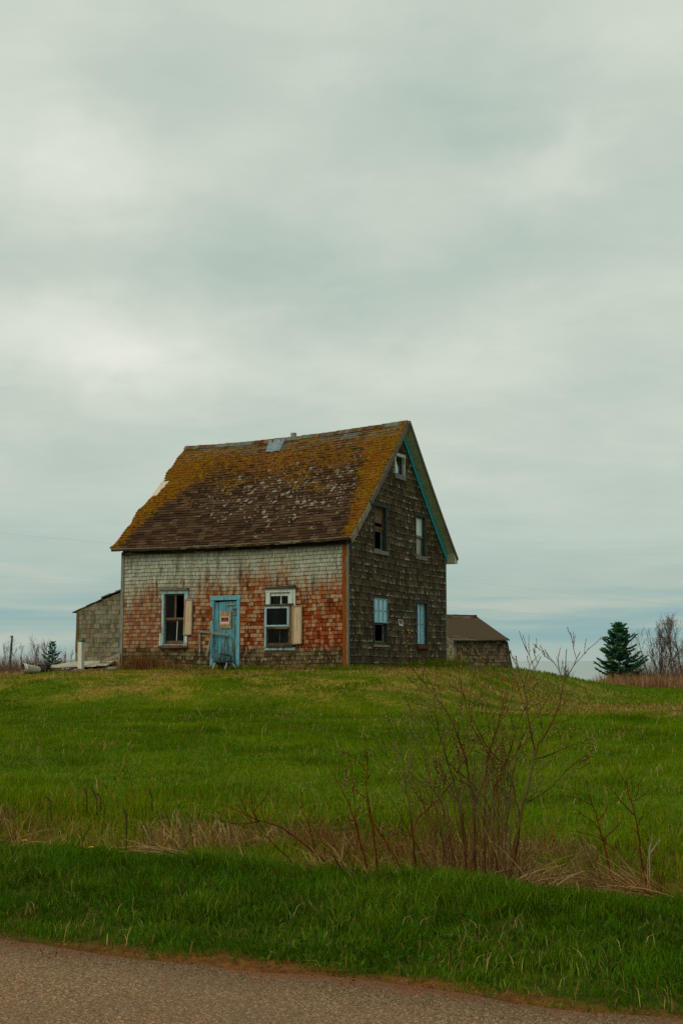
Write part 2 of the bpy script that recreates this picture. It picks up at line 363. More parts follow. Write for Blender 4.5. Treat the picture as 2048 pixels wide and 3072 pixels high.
def mat_road():
    b = NB('asphalt'); o = b.obj(); X, Y, Z = b.sep(o)
    w = b.vadd(o, b.mul(b.noise(o, 40, 2, .5, True), (.01, .01, .01)))
    cell = b.voro(w, 110, 'Color'); d = b.voro(w, 110); cr = b.sep(cell)[0]
    n = b.noise(o, 1.1, 4, .6); f = b.noise(o, 260, 2, .6); ff = b.noise(o, 30, 3, .6)
    c = b.ramp(cr, [(.0, lin(88, 72, 50)), (.35, lin(116, 94, 68)), (.6, lin(128, 102, 72)), (.86, lin(142, 114, 84)), (1.0, lin(176, 152, 122))])
    c = b.mix(b.math('MULTIPLY', b.ss(cr, .25, .32), b.math('MULTIPLY', b.ss(cr, .42, .36), .6)), c, lin(142, 88, 54))
    c = b.mix(b.math('MULTIPLY', b.ss(d, .45, .8), .7), c, lin(66, 54, 44))
    c = b.mix(b.math('MULTIPLY', b.ss(n, .45, .7), .35), c, lin(104, 84, 66))
    eN = b.math('ADD', Y, b.math('MULTIPLY', b.math('SUBTRACT', b.noise(o, 2.3, 5, .7), .5), .8))
    c = b.mix(b.math('MULTIPLY', b.ss(eN, -25.02, -24.80), b.math('ADD', .35, b.math('MULTIPLY', ff, .8))), c, lin(134, 80, 48))
    b.color(c); b.bump(b.math('ADD', b.math('MULTIPLY', d, -.8), b.math('MULTIPLY', f, .4)), .7, .005); M['asphalt'] = b.m
mat_road()
def mat_sea():
    b = NB('sea_water'); o = b.obj(); n = b.noise(b.mul(o, (1, .3, 1)), .05, 4, .6)
    b.color(lin(120, 134, 132)); b.rough(.28); b.b.inputs['Specular IOR Level'].default_value = .5
    b.bump(n, .12, 2.0); M['sea_water'] = b.m
mat_sea()

# ------------------------------------------------------------------ mesh builder
class MB:
    def __init__(s): s.v = []; s.f = []; s.r = []; s.uv = []; s.lc = []; s.ms = []; s.sm = False
    def add(s, vs, fs, rnd=None, uv=None, lc=None, ms=0.0):
        n = len(s.v); r = random.random() if rnd is None else rnd
        for i, q in enumerate(vs):
            s.v.append(tuple(q)); s.r.append(r)
            s.uv.append(tuple(uv[i]) if uv else (0, 0, 0)); s.lc.append(tuple(lc[i]) if lc else (0, .5, 0)); s.ms.append(ms if not hasattr(ms, '__len__') else ms[i])
        for f in fs: s.f.append(tuple(n + i for i in f))
    def box(s, a, b, rnd=None):
        x0, y0, z0 = a; x1, y1, z1 = b
        s.add([(x0, y0, z0), (x1, y0, z0), (x1, y1, z0), (x0, y1, z0), (x0, y0, z1), (x1, y0, z1), (x1, y1, z1), (x0, y1, z1)],
              [(0, 3, 2, 1), (4, 5, 6, 7), (0, 1, 5, 4), (1, 2, 6, 5), (2, 3, 7, 6), (3, 0, 4, 7)], rnd)
    def prism(s, P, poly, d0, d1, rnd=None):
        n = len(poly)
        vs = [P(u, z, d0) for u, z in poly] + [P(u, z, d1) for u, z in poly]
        fs = [tuple(range(n))[::-1], tuple(range(n, 2 * n))] + [(i, (i + 1) % n, n + (i + 1) % n, n + i) for i in range(n)]
        s.add(vs, fs, rnd)
    def rect(s, P, u0, u1, z0, z1, d0, d1, rnd=None, skew=0.0):
        s.prism(P, [(u0, z0), (u1, z0), (u1, z1 + skew), (u0, z1)], d0, d1, rnd)
    def beam(s, a, b, w, t, up=(0, 0, 1), rnd=None, w2=None):
        a = Vector(a); b = Vector(b); d = (b - a).normalized(); sd = d.cross(Vector(up)).normalized(); u = sd.cross(d).normalized()
        w2 = w if w2 is None else w2
        vs = []
        for p, ww in ((a, w), (b, w2)):
            for i, j in ((-1, -1), (1, -1), (1, 1), (-1, 1)): vs.append(p + sd * i * t / 2 + u * j * ww / 2)
        s.add(vs, [(3, 2, 1, 0), (4, 5, 6, 7), (0, 1, 5, 4), (1, 2, 6, 5), (2, 3, 7, 6), (3, 0, 4, 7)], rnd)
    def tube(s, pts, rad, k=5, rnd=None, cap=True):
        vs = []; fs = []; pts = [Vector(p) for p in pts]; n = len(pts)
        ref = Vector((.31, .77, .21))
        for i, p in enumerate(pts):
            d = (pts[min(i + 1, n - 1)] - pts[max(i - 1, 0)])
            d = d.normalized() if d.length > 1e-9 else Vector((0, 0, 1))
            a = d.cross(ref); a = a.normalized() if a.length > 1e-6 else Vector((1, 0, 0)); c = d.cross(a)
            for j in range(k):
                t = 2 * math.pi * j / k; vs.append(p + (a * math.cos(t) + c * math.sin(t)) * rad[i])
        for i in range(n - 1):
            for j in range(k): fs.append((i * k + j, i * k + (j + 1) % k, (i + 1) * k + (j + 1) % k, (i + 1) * k + j))
        if cap: fs.append(tuple(range(k))[::-1]); fs.append(tuple(range((n - 1) * k, n * k)))
        s.add(vs, fs, rnd)
    def bud(s, c, ax, l, r, rnd=None):
        c = Vector(c); ax = Vector(ax).normalized(); a = ax.cross(Vector((.3, .8, .1))).normalized(); b = ax.cross(a)
        s.add([c - ax * l / 2, c + a * r, c + b * r, c - a * r, c - b * r, c + ax * l / 2],
              [(0, 2, 1), (0, 3, 2), (0, 4, 3), (0, 1, 4), (5, 1, 2), (5, 2, 3), (5, 3, 4), (5, 4, 1)], rnd)
    def build(s, name, mat, parent=None, label=None, bevel=0, fix=True, smooth=False):
        me = bpy.data.meshes.new(name); me.from_pydata(s.v, [], s.f)
        for nm, data in (('rnd', s.r), ('moss', s.ms)):
            a = me.attributes.new(nm, 'FLOAT', 'POINT'); a.data.foreach_set('value', np.asarray(data, np.float32))
        for nm, data in (('uvm', s.uv), ('loc', s.lc)):
            a = me.attributes.new(nm, 'FLOAT_VECTOR', 'POINT'); a.data.foreach_set('vector', np.asarray(data, np.float32).ravel())
        if fix:
            bm = bmesh.new(); bm.from_mesh(me); bmesh.ops.recalc_face_normals(bm, faces=bm.faces); bm.to_mesh(me); bm.free()
        if smooth: me.polygons.foreach_set('use_smooth', [True] * len(me.polygons))
        me.materials.append(M[mat] if isinstance(mat, str) else mat)
        o = bpy.data.objects.new(name, me); C.objects.link(o)
        if parent is not None: o.parent = parent
        if label: o['label'] = label
        if bevel:
            b = o.modifiers.new('bevel', 'BEVEL'); b.width = bevel; b.segments = 1; b.limit_method = 'ANGLE'
        return o

def tag(o, label, cat, group=None, kind=None):
    o['label'] = label; o['category'] = cat
    if group: o['group'] = group
    if kind: o['kind'] = kind
    return o
def thing(name, label, cat, loc=(0, 0, 0), group=None, local=True, rz=0.0):
    o = bpy.data.objects.new(name, None); o.empty_display_size = .1; C.objects.link(o)
    if local: o.matrix_world = ROOT @ Matrix.Translation(Vector(loc)) @ Matrix.Rotation(rz, 4, 'Z')
    else: o.matrix_world = Matrix.Translation(Vector(loc)) @ Matrix.Rotation(rz, 4, 'Z')
    return tag(o, label, cat, group)

# ------------------------------------------------------------------ terrain
PY = [(-300, -.03), (-34, -.03), (-24.95, -.03), (-24.6, .01), (-23.6, .06), (-22.6, .06), (-21.9, -.02), (-21.1, -.27), (-20.4, -.22), (-19.7, -.05), (-18.5, .05), (-15, .2), (-10, .35), (-5, .42), (5, .42), (22, .39), (34, .32), (38, 0.0), (46, -5), (60, -16), (400, -30)]
MYs = [(-7, 0), (-5.6, .03), (-4.6, .15), (-3.4, .56), (-2.2, .80), (-.9, .90), (0, .93), (9, .94), (14, .6), (22, 0)]
MXs = [(-26, 0), (-18, .45), (-12, .8), (-9.5, .93), (-7, 1), (1.7, 1), (2.6, .88), (3.4, .60), (4.1, .28), (4.9, .07), (5.8, 0)]
def prof(T, v): return np.interp(v, [a for a, _ in T], [b for _, b in T])
def zloc(X, Y, bump=True):
    """ground height in the house's frame"""
    X = np.asarray(X, float); Y = np.asarray(Y, float)
    Yw = Y + np.where((Y > -24) & (Y < -15), .35 * (vnoise(X * .5, Y * 0, 4) - .5), 0)
    z = prof(PY, Yw) + prof(MYs, Y) * prof(MXs, X)
    if bump:
        fld = sstep(-24.6, -23.8, Y)
        z = z + fld * (.10 * sstep(-6, -4, Y) * (fbm(X * 1.6, Y * 1.6, 33) - .5) * np.where(Y < -.4, 1, 0) + .07 * (fbm(X * .9, Y * .9, 2) - .5) + .035 * (vnoise(X * 3.1, Y * 3.1, 9) - .5)) * np.where((np.abs(Y - 3.8) < 5) & (X > -10) & (X < 1.2), .25, 1)
    return z - O.z
def zl(X, Y): return float(zloc(X, Y))
def make_ground():
    ys = np.concatenate([np.linspace(-300, -36, 12), np.arange(-34, -25.6, .8), np.arange(-25.2, -14, .16), np.arange(-14, 6, .3), np.arange(6, 62, 1.0), [80, 150, 400]])
    xs = np.concatenate([[-600, -300, -150, -90, -60], np.arange(-46, -12, 1.0), np.arange(-12, 24, .25), np.arange(24, 62, 1.5), [80, 150, 300, 600]])
    gx, gy = np.meshgrid(xs, ys); gz = zloc(gx, gy)
    v = np.stack([gx.ravel(), gy.ravel(), gz.ravel()], 1); nx = len(xs); ny = len(ys)
    i = np.arange((ny - 1) * nx).reshape(ny - 1, nx)[:, :-1].ravel()
    f = np.stack([i, i + 1, i + 1 + nx, i + nx], 1)
    me = bpy.data.meshes.new('ground'); me.from_pydata(v.tolist(), [], f.tolist())
    me.polygons.foreach_set('use_smooth', [True] * len(me.polygons)); me.materials.append(M['earth'])
    o = bpy.data.objects.new('ground', me); C.objects.link(o); o.matrix_world = ROOT.copy()
    tag(o, 'grassy field rising to the mound under the house', 'ground', kind='structure')
    # road
    mb = MB(); N = 700; vs = []; fs = []
    xx = np.linspace(-60, 90, N)
    for k, x in enumerate(xx):
        e = -24.86 + .30 * (float(fbm(x * 1.6, .3, 21, 5)) - .5)
        for y in (-31.6, -30, -28, -26.5, -25.4, e): vs.append((x, y, -O.z + .004 - (.012 if y == e else 0)))
        vs.append((x, e + .015, -O.z - .05))
    for k in range(N - 1):
        for j in range(6): a = k * 7 + j; fs.append((a, a + 7, a + 8, a + 1))
    mb.add(vs, fs); o = mb.build('road', 'asphalt', smooth=True); o.matrix_world = ROOT.copy()
    tag(o, 'worn brownish asphalt country road along the grass verge', 'road', kind='structure')
    mb = MB(); mb.add([(-30000, 20, -16), (30000, 20, -16), (30000, 45000, -16), (-30000, 45000, -16)], [(0, 1, 2, 3)])
    o = mb.build('sea', 'sea_water'); tag(o, 'pale calm sea reaching the horizon behind the field', 'sea', kind='structure')
make_ground()

# ------------------------------------------------------------------ grass
def blades(name, X, Y, h, w, az, lean, rnd, mat, label, cat, z=None, face=None):
    n = len(X); Z = zloc(X, Y) if z is None else z
    b = np.stack([X, Y, Z - .01], 1)
    fa = RNG.uniform(0, 2 * np.pi, n) if face is None else face
    side = np.stack([np.cos(fa), np.sin(fa), np.zeros(n)], 1) * (w / 2)[:, None]
    d = np.stack([np.cos(az), np.sin(az), np.zeros(n)], 1)
    up = np.array([0, 0, 1.0])
    zt = np.sqrt(np.clip(1 - lean ** 2, .02, 1))
    mid = b + d * (lean * h * .35)[:, None] + up * (h * (.35 + .25 * zt))[:, None]
    tip = b + d * (lean * h)[:, None] + up * (h * zt)[:, None]
    V = np.stack([b - side, b + side, mid - side * .8, mid + side * .8, tip], 1).reshape(-1, 3).astype(np.float32)
    base = (np.arange(n) * 5)[:, None]
    L = (base + np.array([0, 1, 3, 2, 2, 3, 4])[None, :]).ravel().astype(np.int32)
    st = (np.arange(n)[:, None] * 7 + np.array([0, 4])[None, :]).ravel().astype(np.int32)
    me = bpy.data.meshes.new(name); me.vertices.add(n * 5); me.vertices.foreach_set('co', V.ravel())
    me.loops.add(n * 7); me.loops.foreach_set('vertex_index', L)
    me.polygons.add(n * 2); me.polygons.foreach_set('loop_start', st)
    me.update(calc_edges=True)
    a = me.attributes.new('rnd', 'FLOAT', 'POINT'); a.data.foreach_set('value', np.repeat(rnd, 5).astype(np.float32))
    me.materials.append(M[mat]); o = bpy.data.objects.new(name, me); C.objects.link(o); o.matrix_world = ROOT.copy()
    return tag(o, label, cat, kind='stuff')
def wedge(n, d0, d1, a=.36, power=1.0):
    """spots on the ground in front of the camera, returned in the house's frame"""
    d = d0 + (d1 - d0) * RNG.random(n) ** power
    x = d * RNG.uniform(-a, a, n)
    return loc_xy(x, d)

def grass_all():
    # lush verge
    X, Y = wedge(420000, 5.2, 13.5, .44, .85)
    edge = -24.96 + .60 * (fbm(X * 1.6, Y * 1.6, 31) - .5)
    far = -21.85 - .06 * (X - 6.5) + .35 * (vnoise(X * .8, Y * 0, 5) - .5)
    dens = np.where(Y < edge + .35, (.25 + .75 * sstep(0, .3, Y - edge)), 1) * np.where(Y > far, np.exp(-(Y - far) * 4), 1)
    dens *= .22 + .78 * sstep(.36, .54, fbm(X * 4.2, Y * 4.2, 8))
    k = RNG.random(len(X)) < dens; k &= (Y > edge)
    X, Y = X[k], Y[k]; t = np.clip((Y + 24.8) / 3.0, 0, 1); n = len(X)
    cl = .55 * fbm(X * 2.3, Y * 2.3, 14) + .75 * sstep(.32, .68, fbm(X * .9, Y * 1.4, 15)) - .12
    h = (.028 + .095 * t ** .6 * (.4 + cl * 1.2) * (1 - .45 * sstep(-22.6, -21.7, Y))) * RNG.uniform(.6, 1.4, n)
    az = 6.28 * vnoise(X * 2.6, Y * 2.6, 44) * 2 + RNG.normal(0, 1.0, n)
    blades('verge_grass', X, Y, h, RNG.uniform(.0035, .0075, n), az, np.clip(RNG.beta(2, 2.4, n), .05, .9), np.clip(.35 * cl + RNG.normal(.22, .22, n), 0, 1), 'verge_grass', 'lush dark green roadside grass between the road and the dry ditch', 'grass')
    # broad-leaved weeds in the verge: small leaves in clumps
    n = 22000; X, Y = wedge(n, 5.4, 12.5, .42); k = (Y > -24.75) & (Y < -21.9) & (fbm(X * 1.7, Y * 1.7, 77) > .50); X, Y = X[k], Y[k]; n = len(X)
    blades('clover', X, Y, RNG.uniform(.03, .08, n), RNG.uniform(.010, .020, n), RNG.uniform(0, 6.28, n), RNG.uniform(.5, .97, n), RNG.random(n), 'clover', 'low broad leaved weeds scattered through the green verge', 'weeds')
    # field
    X, Y = wedge(400000, 11, 40, .40, .75)
    k = (Y > -20.1 + .8 * (vnoise(X * .7, Y * .7, 5) - .2)) & (Y < 4) & ~((X > -9.2) & (X < .1) & (Y > -.05)) & ~((Y > 0) & (X < .3) & (X > -7.4))
    Yn = Y + 2.6 * (fbm(X * .45, Y * .6, 37) - .5)
    k &= RNG.random(len(X)) > .82 * sstep(-5.0, -3.6, Yn) * sstep(.44, .56, fbm(X * .7, Y * 1.5, 23))
    X, Y = X[k], Y[k]; n = len(X); dd = Y + 31
    mnd = sstep(-5.0, -3.6, Y + 2.6 * (fbm(X * .45, Y * .6, 37) - .5)) * sstep(.38, .55, fbm(X * .7, Y * 1.5, 23))
    tuf = sstep(.52, .70, fbm(X * 1.5, Y * 1.5, 57))
    h = RNG.uniform(.03, .075, n) * (1 + 1.0 * tuf) * (1 - .45 * sstep(-4, -1, Y)) * (1 + .6 * sstep(-17, -19.5, Y))
    w = .0035 + .00033 * dd * RNG.uniform(.6, 1.3, n)
    cl = fbm(X * .8, Y * .8, 3)
    rnd = np.clip(-.10 + .95 * cl + .25 * (fbm(X * 3, Y * 3, 93) - .5) + RNG.normal(0, .16, n) + .8 * mnd * (fbm(X * 1.3, Y * 2, 12) - .05), 0, 1)
    blades('field_grass', X, Y, h, w, RNG.uniform(0, 6.28, n), np.clip(RNG.beta(2, 3, n), .05, .8), rnd, 'field_grass', 'short green grass covering the field up to the house', 'grass')
    n = 1500; X, Y = wedge(n, 12, 30, .36, .8); k = (Y > -19.5) & (Y < -1.5); X, Y = X[k], Y[k]; n = len(X)
    blades('dry_stems', X, Y, RNG.uniform(.10, .30, n), RNG.uniform(.004, .007, n), RNG.uniform(0, 6.28, n), np.clip(RNG.beta(4, 2, n), .2, .97), RNG.uniform(.5, 1, n), 'dry_grass', 'single pale dead stems scattered over the green field', 'grass')
    n = 9000; X, Y = wedge(n, 5.4, 13, .42); k = (Y > -24.8) & (Y < -21.6) & (RNG.random(n) < .15 + .85 * sstep(.5, .65, fbm(X * 1.3, Y * 1.9, 83))); X, Y = X[k], Y[k]; n = len(X)
    blades('dry_stems', X, Y, RNG.uniform(.05, .16, n), RNG.uniform(.003, .006, n), RNG.uniform(0, 6.28, n), np.clip(RNG.beta(4, 2, n), .2, .97), RNG.random(n), 'dry_grass', 'dead blades mixed through the green verge', 'grass')
    # far right field
    X, Y = wedge(60000, 33, 60, .42, 1.0); k = (Y > 2) & (Y < 27) & (X > 1.0); X, Y = X[k], Y[k]; n = len(X)
    blades('field_grass', X, Y, RNG.uniform(.06, .14, n), RNG.uniform(.012, .03, n), RNG.uniform(0, 6.28, n), RNG.uniform(.1, .6, n), np.clip(RNG.normal(.4, .2, n), 0, 1), 'field_grass', 'flat green grass of the far field beyond the mound', 'grass')
    # scattered dry blades through field and mound
    X, Y = wedge(150000, 11, 40, .40, .7)
    pd = .04 + .95 * sstep(-5.0, -3.4, Y + 2.6 * (fbm(X * .45, Y * .6, 37) - .5)) * (.04 + .96 * sstep(.44, .56, fbm(X * .7, Y * 1.5, 23))) + .30 * sstep(-16.5, -19.8, Y) * sstep(.4, .6, fbm(X * .9, Y * .9, 29))
    pd += .25 * sstep(.64, .72, fbm(X * .55, Y * .9, 63))
    k = (RNG.random(len(X)) < pd) & (Y > -20.3) & (Y < 7) & ~((Y > -.05) & (X < .2) & (X > -9.1)); X, Y = X[k], Y[k]; n = len(X); dd = Y + 31
    blades('dry_grass', X, Y, RNG.uniform(.06, .16, n), .003 + .00022 * dd, RNG.uniform(0, 6.28, n), np.clip(RNG.beta(4, 1.4, n), .2, .985), RNG.random(n), 'dry_grass', 'tan dead grass in patches over the mound and field', 'grass')
    # ditch: laid-over straw
    X, Y = wedge(150000, 8, 16, .42, 1.0)
    pd = sstep(-22.0, -21.5, Y) * sstep(-19.6, -20.5, Y) * (.05 + .95 * sstep(.46, .58, fbm(X * .8, Y * 1.4, 51)))
    k = RNG.random(len(X)) < pd; X, Y = X[k], Y[k]; n = len(X)
    az = 3.3 + 1.6 * (vnoise(X * .9, Y * .9, 71) - .5) * 3 + RNG.normal(0, .6, n)
    blades('ditch_straw', X, Y, RNG.uniform(.12, .46, n), RNG.uniform(.003, .006, n), az + RNG.normal(0, .5, n), np.clip(RNG.beta(8, 1.1, n), .4, .99), RNG.random(n), 'dry_grass', 'matted tan straw lying in the ditch behind the verge', 'straw')
    # green and rusty undergrowth in the ditch
    X, Y = wedge(90000, 8, 16, .42, 1.0); k = (RNG.random(len(X)) < .9 * sstep(-21.9, -21.2, Y) * sstep(-18.2, -19.8, Y) * (.15 + .85 * sstep(.58, .46, fbm(X * .8, Y * 1.4, 51)))); X, Y = X[k], Y[k]; n = len(X)
    blades('ditch_weeds', X, Y, RNG.uniform(.07, .22, n), RNG.uniform(.004, .010, n), RNG.uniform(0, 6.28, n), RNG.uniform(.1, .8, n), RNG.random(n), 'field_grass', 'dark green weeds growing through the ditch straw', 'weeds')
    X, Y = wedge(11000, 8, 15, .40, 1.0); k = (RNG.random(len(X)) < sstep(-21.9, -21.4, Y) * sstep(-17.8, -19.9, Y) * sstep(.45, .62, fbm(X * .9, Y * .9, 18))); X, Y = X[k], Y[k]; n = len(X)
    blades('rusty_stems', X, Y, RNG.uniform(.08, .26, n), RNG.uniform(.003, .006, n), RNG.uniform(0, 6.28, n), RNG.uniform(.2, .8, n), RNG.random(n), 'red_stem', 'thin rust coloured dead stems standing in the ditch', 'weeds')
    # far reed strip at the right-hand field edge
    n = 17000; d = 56.0 + RNG.normal(0, 1.6, n); a = RNG.uniform(.145, .37, n); x = a * d; X, Y = loc_xy(x, d)
    k = RNG.random(n) < (.15 + .85 * sstep(.38, .6, fbm(x * .6, d * .4, 41))) * (.30 + .70 * sstep(.185, .20, a)); X, Y, a = X[k], Y[k], a[k]; n = len(X)
    blades('dry_reeds', X, Y, RNG.uniform(.15, .85, n) ** 1.3 * (.40 + .60 * sstep(.185, .205, a)), RNG.uniform(.012, .028, n), RNG.uniform(0, 6.28, n), RNG.uniform(.02, .5, n), RNG.random(n), 'reed', 'pale tan reeds along the far edge of the field', 'reeds')
    # dry weeds against the wall
    n = 1500; X = np.concatenate([RNG.normal(-6.2, .55, n), RNG.normal(-4.9, .3, 240)]); n = len(X); Y = RNG.uniform(-.5, -.08, n)
    az = np.where(RNG.random(n) < .7, RNG.normal(2.6, .5, n), RNG.normal(.4, .5, n))
    blades('wall_weeds', X, Y, RNG.uniform(.2, .75, n) * np.exp(-((X + 6.3) / 1.4) ** 2), RNG.uniform(.005, .010, n), az, np.clip(RNG.beta(4, 2, n), .2, .95), RNG.random(n) * .7, 'dry_grass', 'bleached dead weeds sprawled against the foot of the front wall', 'weeds')
    n = 5200; X = RNG.uniform(-9.2, .4, n); Y = RNG.uniform(-.35, -.03, n); k = fbm(X * 1.4, Y, 15) > .4; X, Y = X[k], Y[k]; n = len(X)
    blades('wall_grass', X, Y, RNG.uniform(.06, .2, n), RNG.uniform(.006, .014, n), RNG.uniform(0, 6.28, n), RNG.uniform(.1, .8, n), RNG.random(n), 'field_grass', 'rough grass growing along the foot of the front wall', 'grass')
    n = 1600; X = RNG.uniform(-7.2, .3, n); Y = RNG.uniform(-.4, -.04, n); k = fbm(X * 1.1, Y, 27) > .45; X, Y = X[k], Y[k]; n = len(X)
    blades('wall_weeds', X, Y, RNG.uniform(.08, .30, n), RNG.uniform(.005, .010, n), RNG.uniform(0, 6.28, n), np.clip(RNG.beta(4, 2, n), .2, .95), RNG.random(n), 'dry_grass', 'short tan dead weeds along the foot of the front wall', 'weeds')
    n = 2600; Y = RNG.uniform(-.2, 8.5, n); X = RNG.uniform(.04, .6, n); az = RNG.uniform(0, 6.28, n)
    blades('wall_grass', X, Y, RNG.uniform(.08, .34, n) * (.6 + .8 * sstep(2, 6, Y)), RNG.uniform(.006, .014, n), az, RNG.uniform(.1, .7, n), RNG.random(n), 'field_grass', 'taller grass growing along the foot of the gable wall', 'grass')
grass_all()
def gravel():
    mb = MB(); r = random.Random(12)
    for i in range(5200):
        X = r.uniform(3, 17); Y = -24.86 + r.gauss(0, .12) - abs(r.gauss(0, .12)); s_ = r.uniform(.002, .005) * (1 if r.random() < .96 else 1.7); z = -O.z + .006 if Y < -24.8 else zl(X, Y)
        mb.bud((X, Y, z + s_ * .3), (r.uniform(-1, 1), r.uniform(-1, 1), .2), s_ * 2.2, s_, r.random())
    o = mb.build('gravel', 'edge_gravel', fix=False); o.matrix_world = ROOT.copy(); tag(o, 'loose reddish grit along the road edge', 'gravel', kind='stuff')
b_ = NB('edge_gravel'); b_.color(b_.ramp(b_.attr('rnd'), [(0, lin(70, 44, 26)), (.5, lin(104, 70, 44)), (1, lin(132, 108, 82))])); M['edge_gravel'] = b_.m
gravel()

# ------------------------------------------------------------------ farmhouse
L, W = 7.27, 7.60
house = thing('farmhouse', 'abandoned shingled farmhouse with mossy brown roof and faded red front wall on the grass mound', 'house')
PF = lambda u, z, d: (u, -d, z)            # front wall: u = X, d outwards
PG = lambda u, z, d: (d, u, z)             # gable wall: u = Y, d outwards
def tX(X): return (.26 - X) / 7.77
def eave_z(X): t = tX(X); return 3.54 - .055 * t - .20 * t * (1 - t)
def ridge_z(X): t = tX(X); return 7.37 - .644 * t + .404 * t * t
def roof_pt(X, v, off=0.0, back=False):
    e, r = eave_z(X), ridge_z(X)
    y = -.3 + 4.1 * v
    nl = math.hypot(4.1, r - e)
    ny, nz = -(r - e) / nl, 4.1 / nl
    y2 = y + ny * off; z2 = e + (r - e) * v - .07 * math.sin(math.pi * v) + nz * off
    return (X, 7.6 - y2 if back else y2, z2)
def rake_z(Y):                              # underside line of the roof on the gable wall
    v = (Y + .3) / 4.1 if Y < 3.8 else (7.9 - Y) / 4.1
    return 3.54 + (7.37 - 3.54) * v - .07 * math.sin(math.pi * v) - .07
def eave_wall(X): return eave_z(X) + .10

OPEN_F = [(-5.90, -4.97, .60, 2.30), (-4.24, -3.27, -.1, 2.04), (-2.49, -1.54, .52, 2.27)]
OPEN_G = [(1.73, 2.74, 3.30, 4.72), (4.92, 5.84, 3.37, 4.75), (1.74, 2.76, .66, 2.02), (4.95, 5.95, .63, 2.06), (3.33, 4.14, 5.66, 6.38)]
def shingle_wall(mb, P, u0, u1, z0, ztop, ex, wr, openings, thick=.013, zmax=9, sag=None, lean=0.0, skip=0.0, rough=.006):
    z = z0; row = 0
    while z < zmax:
        ints = [(u0, u1)]
        for a, b, c, d in openings:
            if c < z + ex * .5 < d:
                nx = []
                for p, q in ints:
                    if b <= p or a >= q: nx.append((p, q)); continue
                    if a > p: nx.append((p, a))
                    if b < q: nx.append((b, q))
                ints = nx
        any_ = False
        for p, q in ints:
            u = p; 
            while u < q - .015:
                w = random.uniform(*wr); ue = min(u + w, q)
                if q - ue < wr[0] * .45: ue = q
                g = random.uniform(.0015, .006)
                zb = z + random.uniform(-rough, rough); dz = (sag((u + ue) / 2) if sag else 0); zb += dz
                tl, tr = min(zb + ex * 1.06, ztop(u)), min(zb + ex * 1.06, ztop(ue))
                if max(tl, tr) > zb + .02 and random.random() >= skip:
                    tl = max(tl, zb + .004); tr = max(tr, zb + .004)
                    th = thick * random.uniform(.7, 1.3); tt = .002; r = random.random(); ti = random.uniform(-.003, .003)
                    sh = lean * zb; sh2 = lean * (zb + ex)
                    a, b = u + g, ue - g
                    q4 = [(a + sh, zb + ti), (b + sh, zb - ti), (b + sh2, tr), (a + sh2, tl)]
                    vs = [P(q4[0][0], q4[0][1], th), P(q4[1][0], q4[1][1], th), P(q4[2][0], q4[2][1], tt), P(q4[3][0], q4[3][1], tt),
                          P(q4[0][0], q4[0][1], 0), P(q4[1][0], q4[1][1], 0)]
                    uv = [(x, y, 0) for x, y in q4] + [(x, y, 0) for x, y in q4[:2]]
                    lc = [(0, 0, 0), (1, 0, 0), (1, 1, 0), (0, 1, 0), (0, 0, 0), (1, 0, 0)]
                    mb.add(vs, [(0, 1, 2, 3), (4, 5, 1, 0), (4, 0, 3), (1, 5, 2)], r, uv, lc); any_ = True
                u = ue
        z += ex; row += 1
def backing(mb, P, u0, u1, z0, ztop, openings, d0=-.10, d1=0.0, n=24, lean=0.0):
    us = sorted(set([u0, u1] + [u0 + (u1 - u0) * i / n for i in range(n + 1)] + [x for o in openings for x in o[:2]]))
    us = [u for u in us if u0 <= u <= u1]
    for a, b in zip(us[:-1], us[1:]):
        if b - a < 1e-4: continue
        cuts = sorted([(c, d) for p, q, c, d in openings if p <= (a + b) / 2 <= q])
        lo = z0
        segs = []
        for c, d in cuts: segs.append((lo, c, False)); lo = d
        segs.append((lo, None, True))
        for s0, s1, last in segs:
            ta, tb = (ztop(a), ztop(b)) if last else (s1, s1)
            if max(ta, tb) <= s0: continue
            q = [(a, s0), (b, s0), (b, max(tb, s0 + .001)), (a, max(ta, s0 + .001))]
            for d in (d0, d1):
                mb.add([P(u + lean * z, z, d) for u, z in q], [(0, 1, 2, 3)], .5, [(u, z, 0) for u, z in q], [(0, .5, 0)] * 4)

# walls ------------------------------------------------
IN_F = [(-5.79, -5.105, .70, 2.135), (-4.13, -3.39, -.1, 1.93), (-2.42, -1.72, .66, 2.09)]
IN_G = [(1.82, 2.64, 3.36, 4.62), (5.01, 5.76, 3.44, 4.66), (1.82, 2.68, .70, 1.98), (5.03, 5.87, .72, 1.98), (3.42, 4.06, 5.74, 6.30)]
mb = MB(); backing(mb, PF, -L, 0, -.25, eave_wall, IN_F, -.12, -.001)
shingle_wall(mb, PF, -L + .09, -.14, -.06, lambda u: eave_z(u) - .02, .109, (.075, .17), OPEN_F, thick=.022, zmax=3.6, sag=lambda u: .018 * math.sin((u + 7.2) * 1.1) - .045 * max(0, 1 - abs(u + 3.7) / 3.7) * .6)
mb.build('wall', 'front_shingle', house, 'faded red and grey shingled front wall', fix=False)
mb = MB(); backing(mb, PG, 0, W, -.25, rake_z, IN_G, -.12, -.001, 40)
shingle_wall(mb, PG, .08, W - .03, -.03, lambda y: rake_z(y), .193, (.11, .26), OPEN_G, thick=.025, zmax=7.3, sag=lambda u: .02 * math.sin(u * .9 + 1), rough=.010)
mb.build('wall', 'gable_shingle', house, 'dark brown shingled gable wall', fix=False)
mb = MB(); backing(mb, lambda u, z, d: (-L - d, u, z), .001, W, -.25, lambda y: rake_z(y) - .25, [], -.12, 0, 24)
backing(mb, lambda u, z, d: (u, W + d, z), -L, 0, -.25, eave_wall, [], -.12, 0, 8)
mb.build('wall', 'gable_shingle', house, 'plain rear and far end walls', fix=False)
mb = MB()
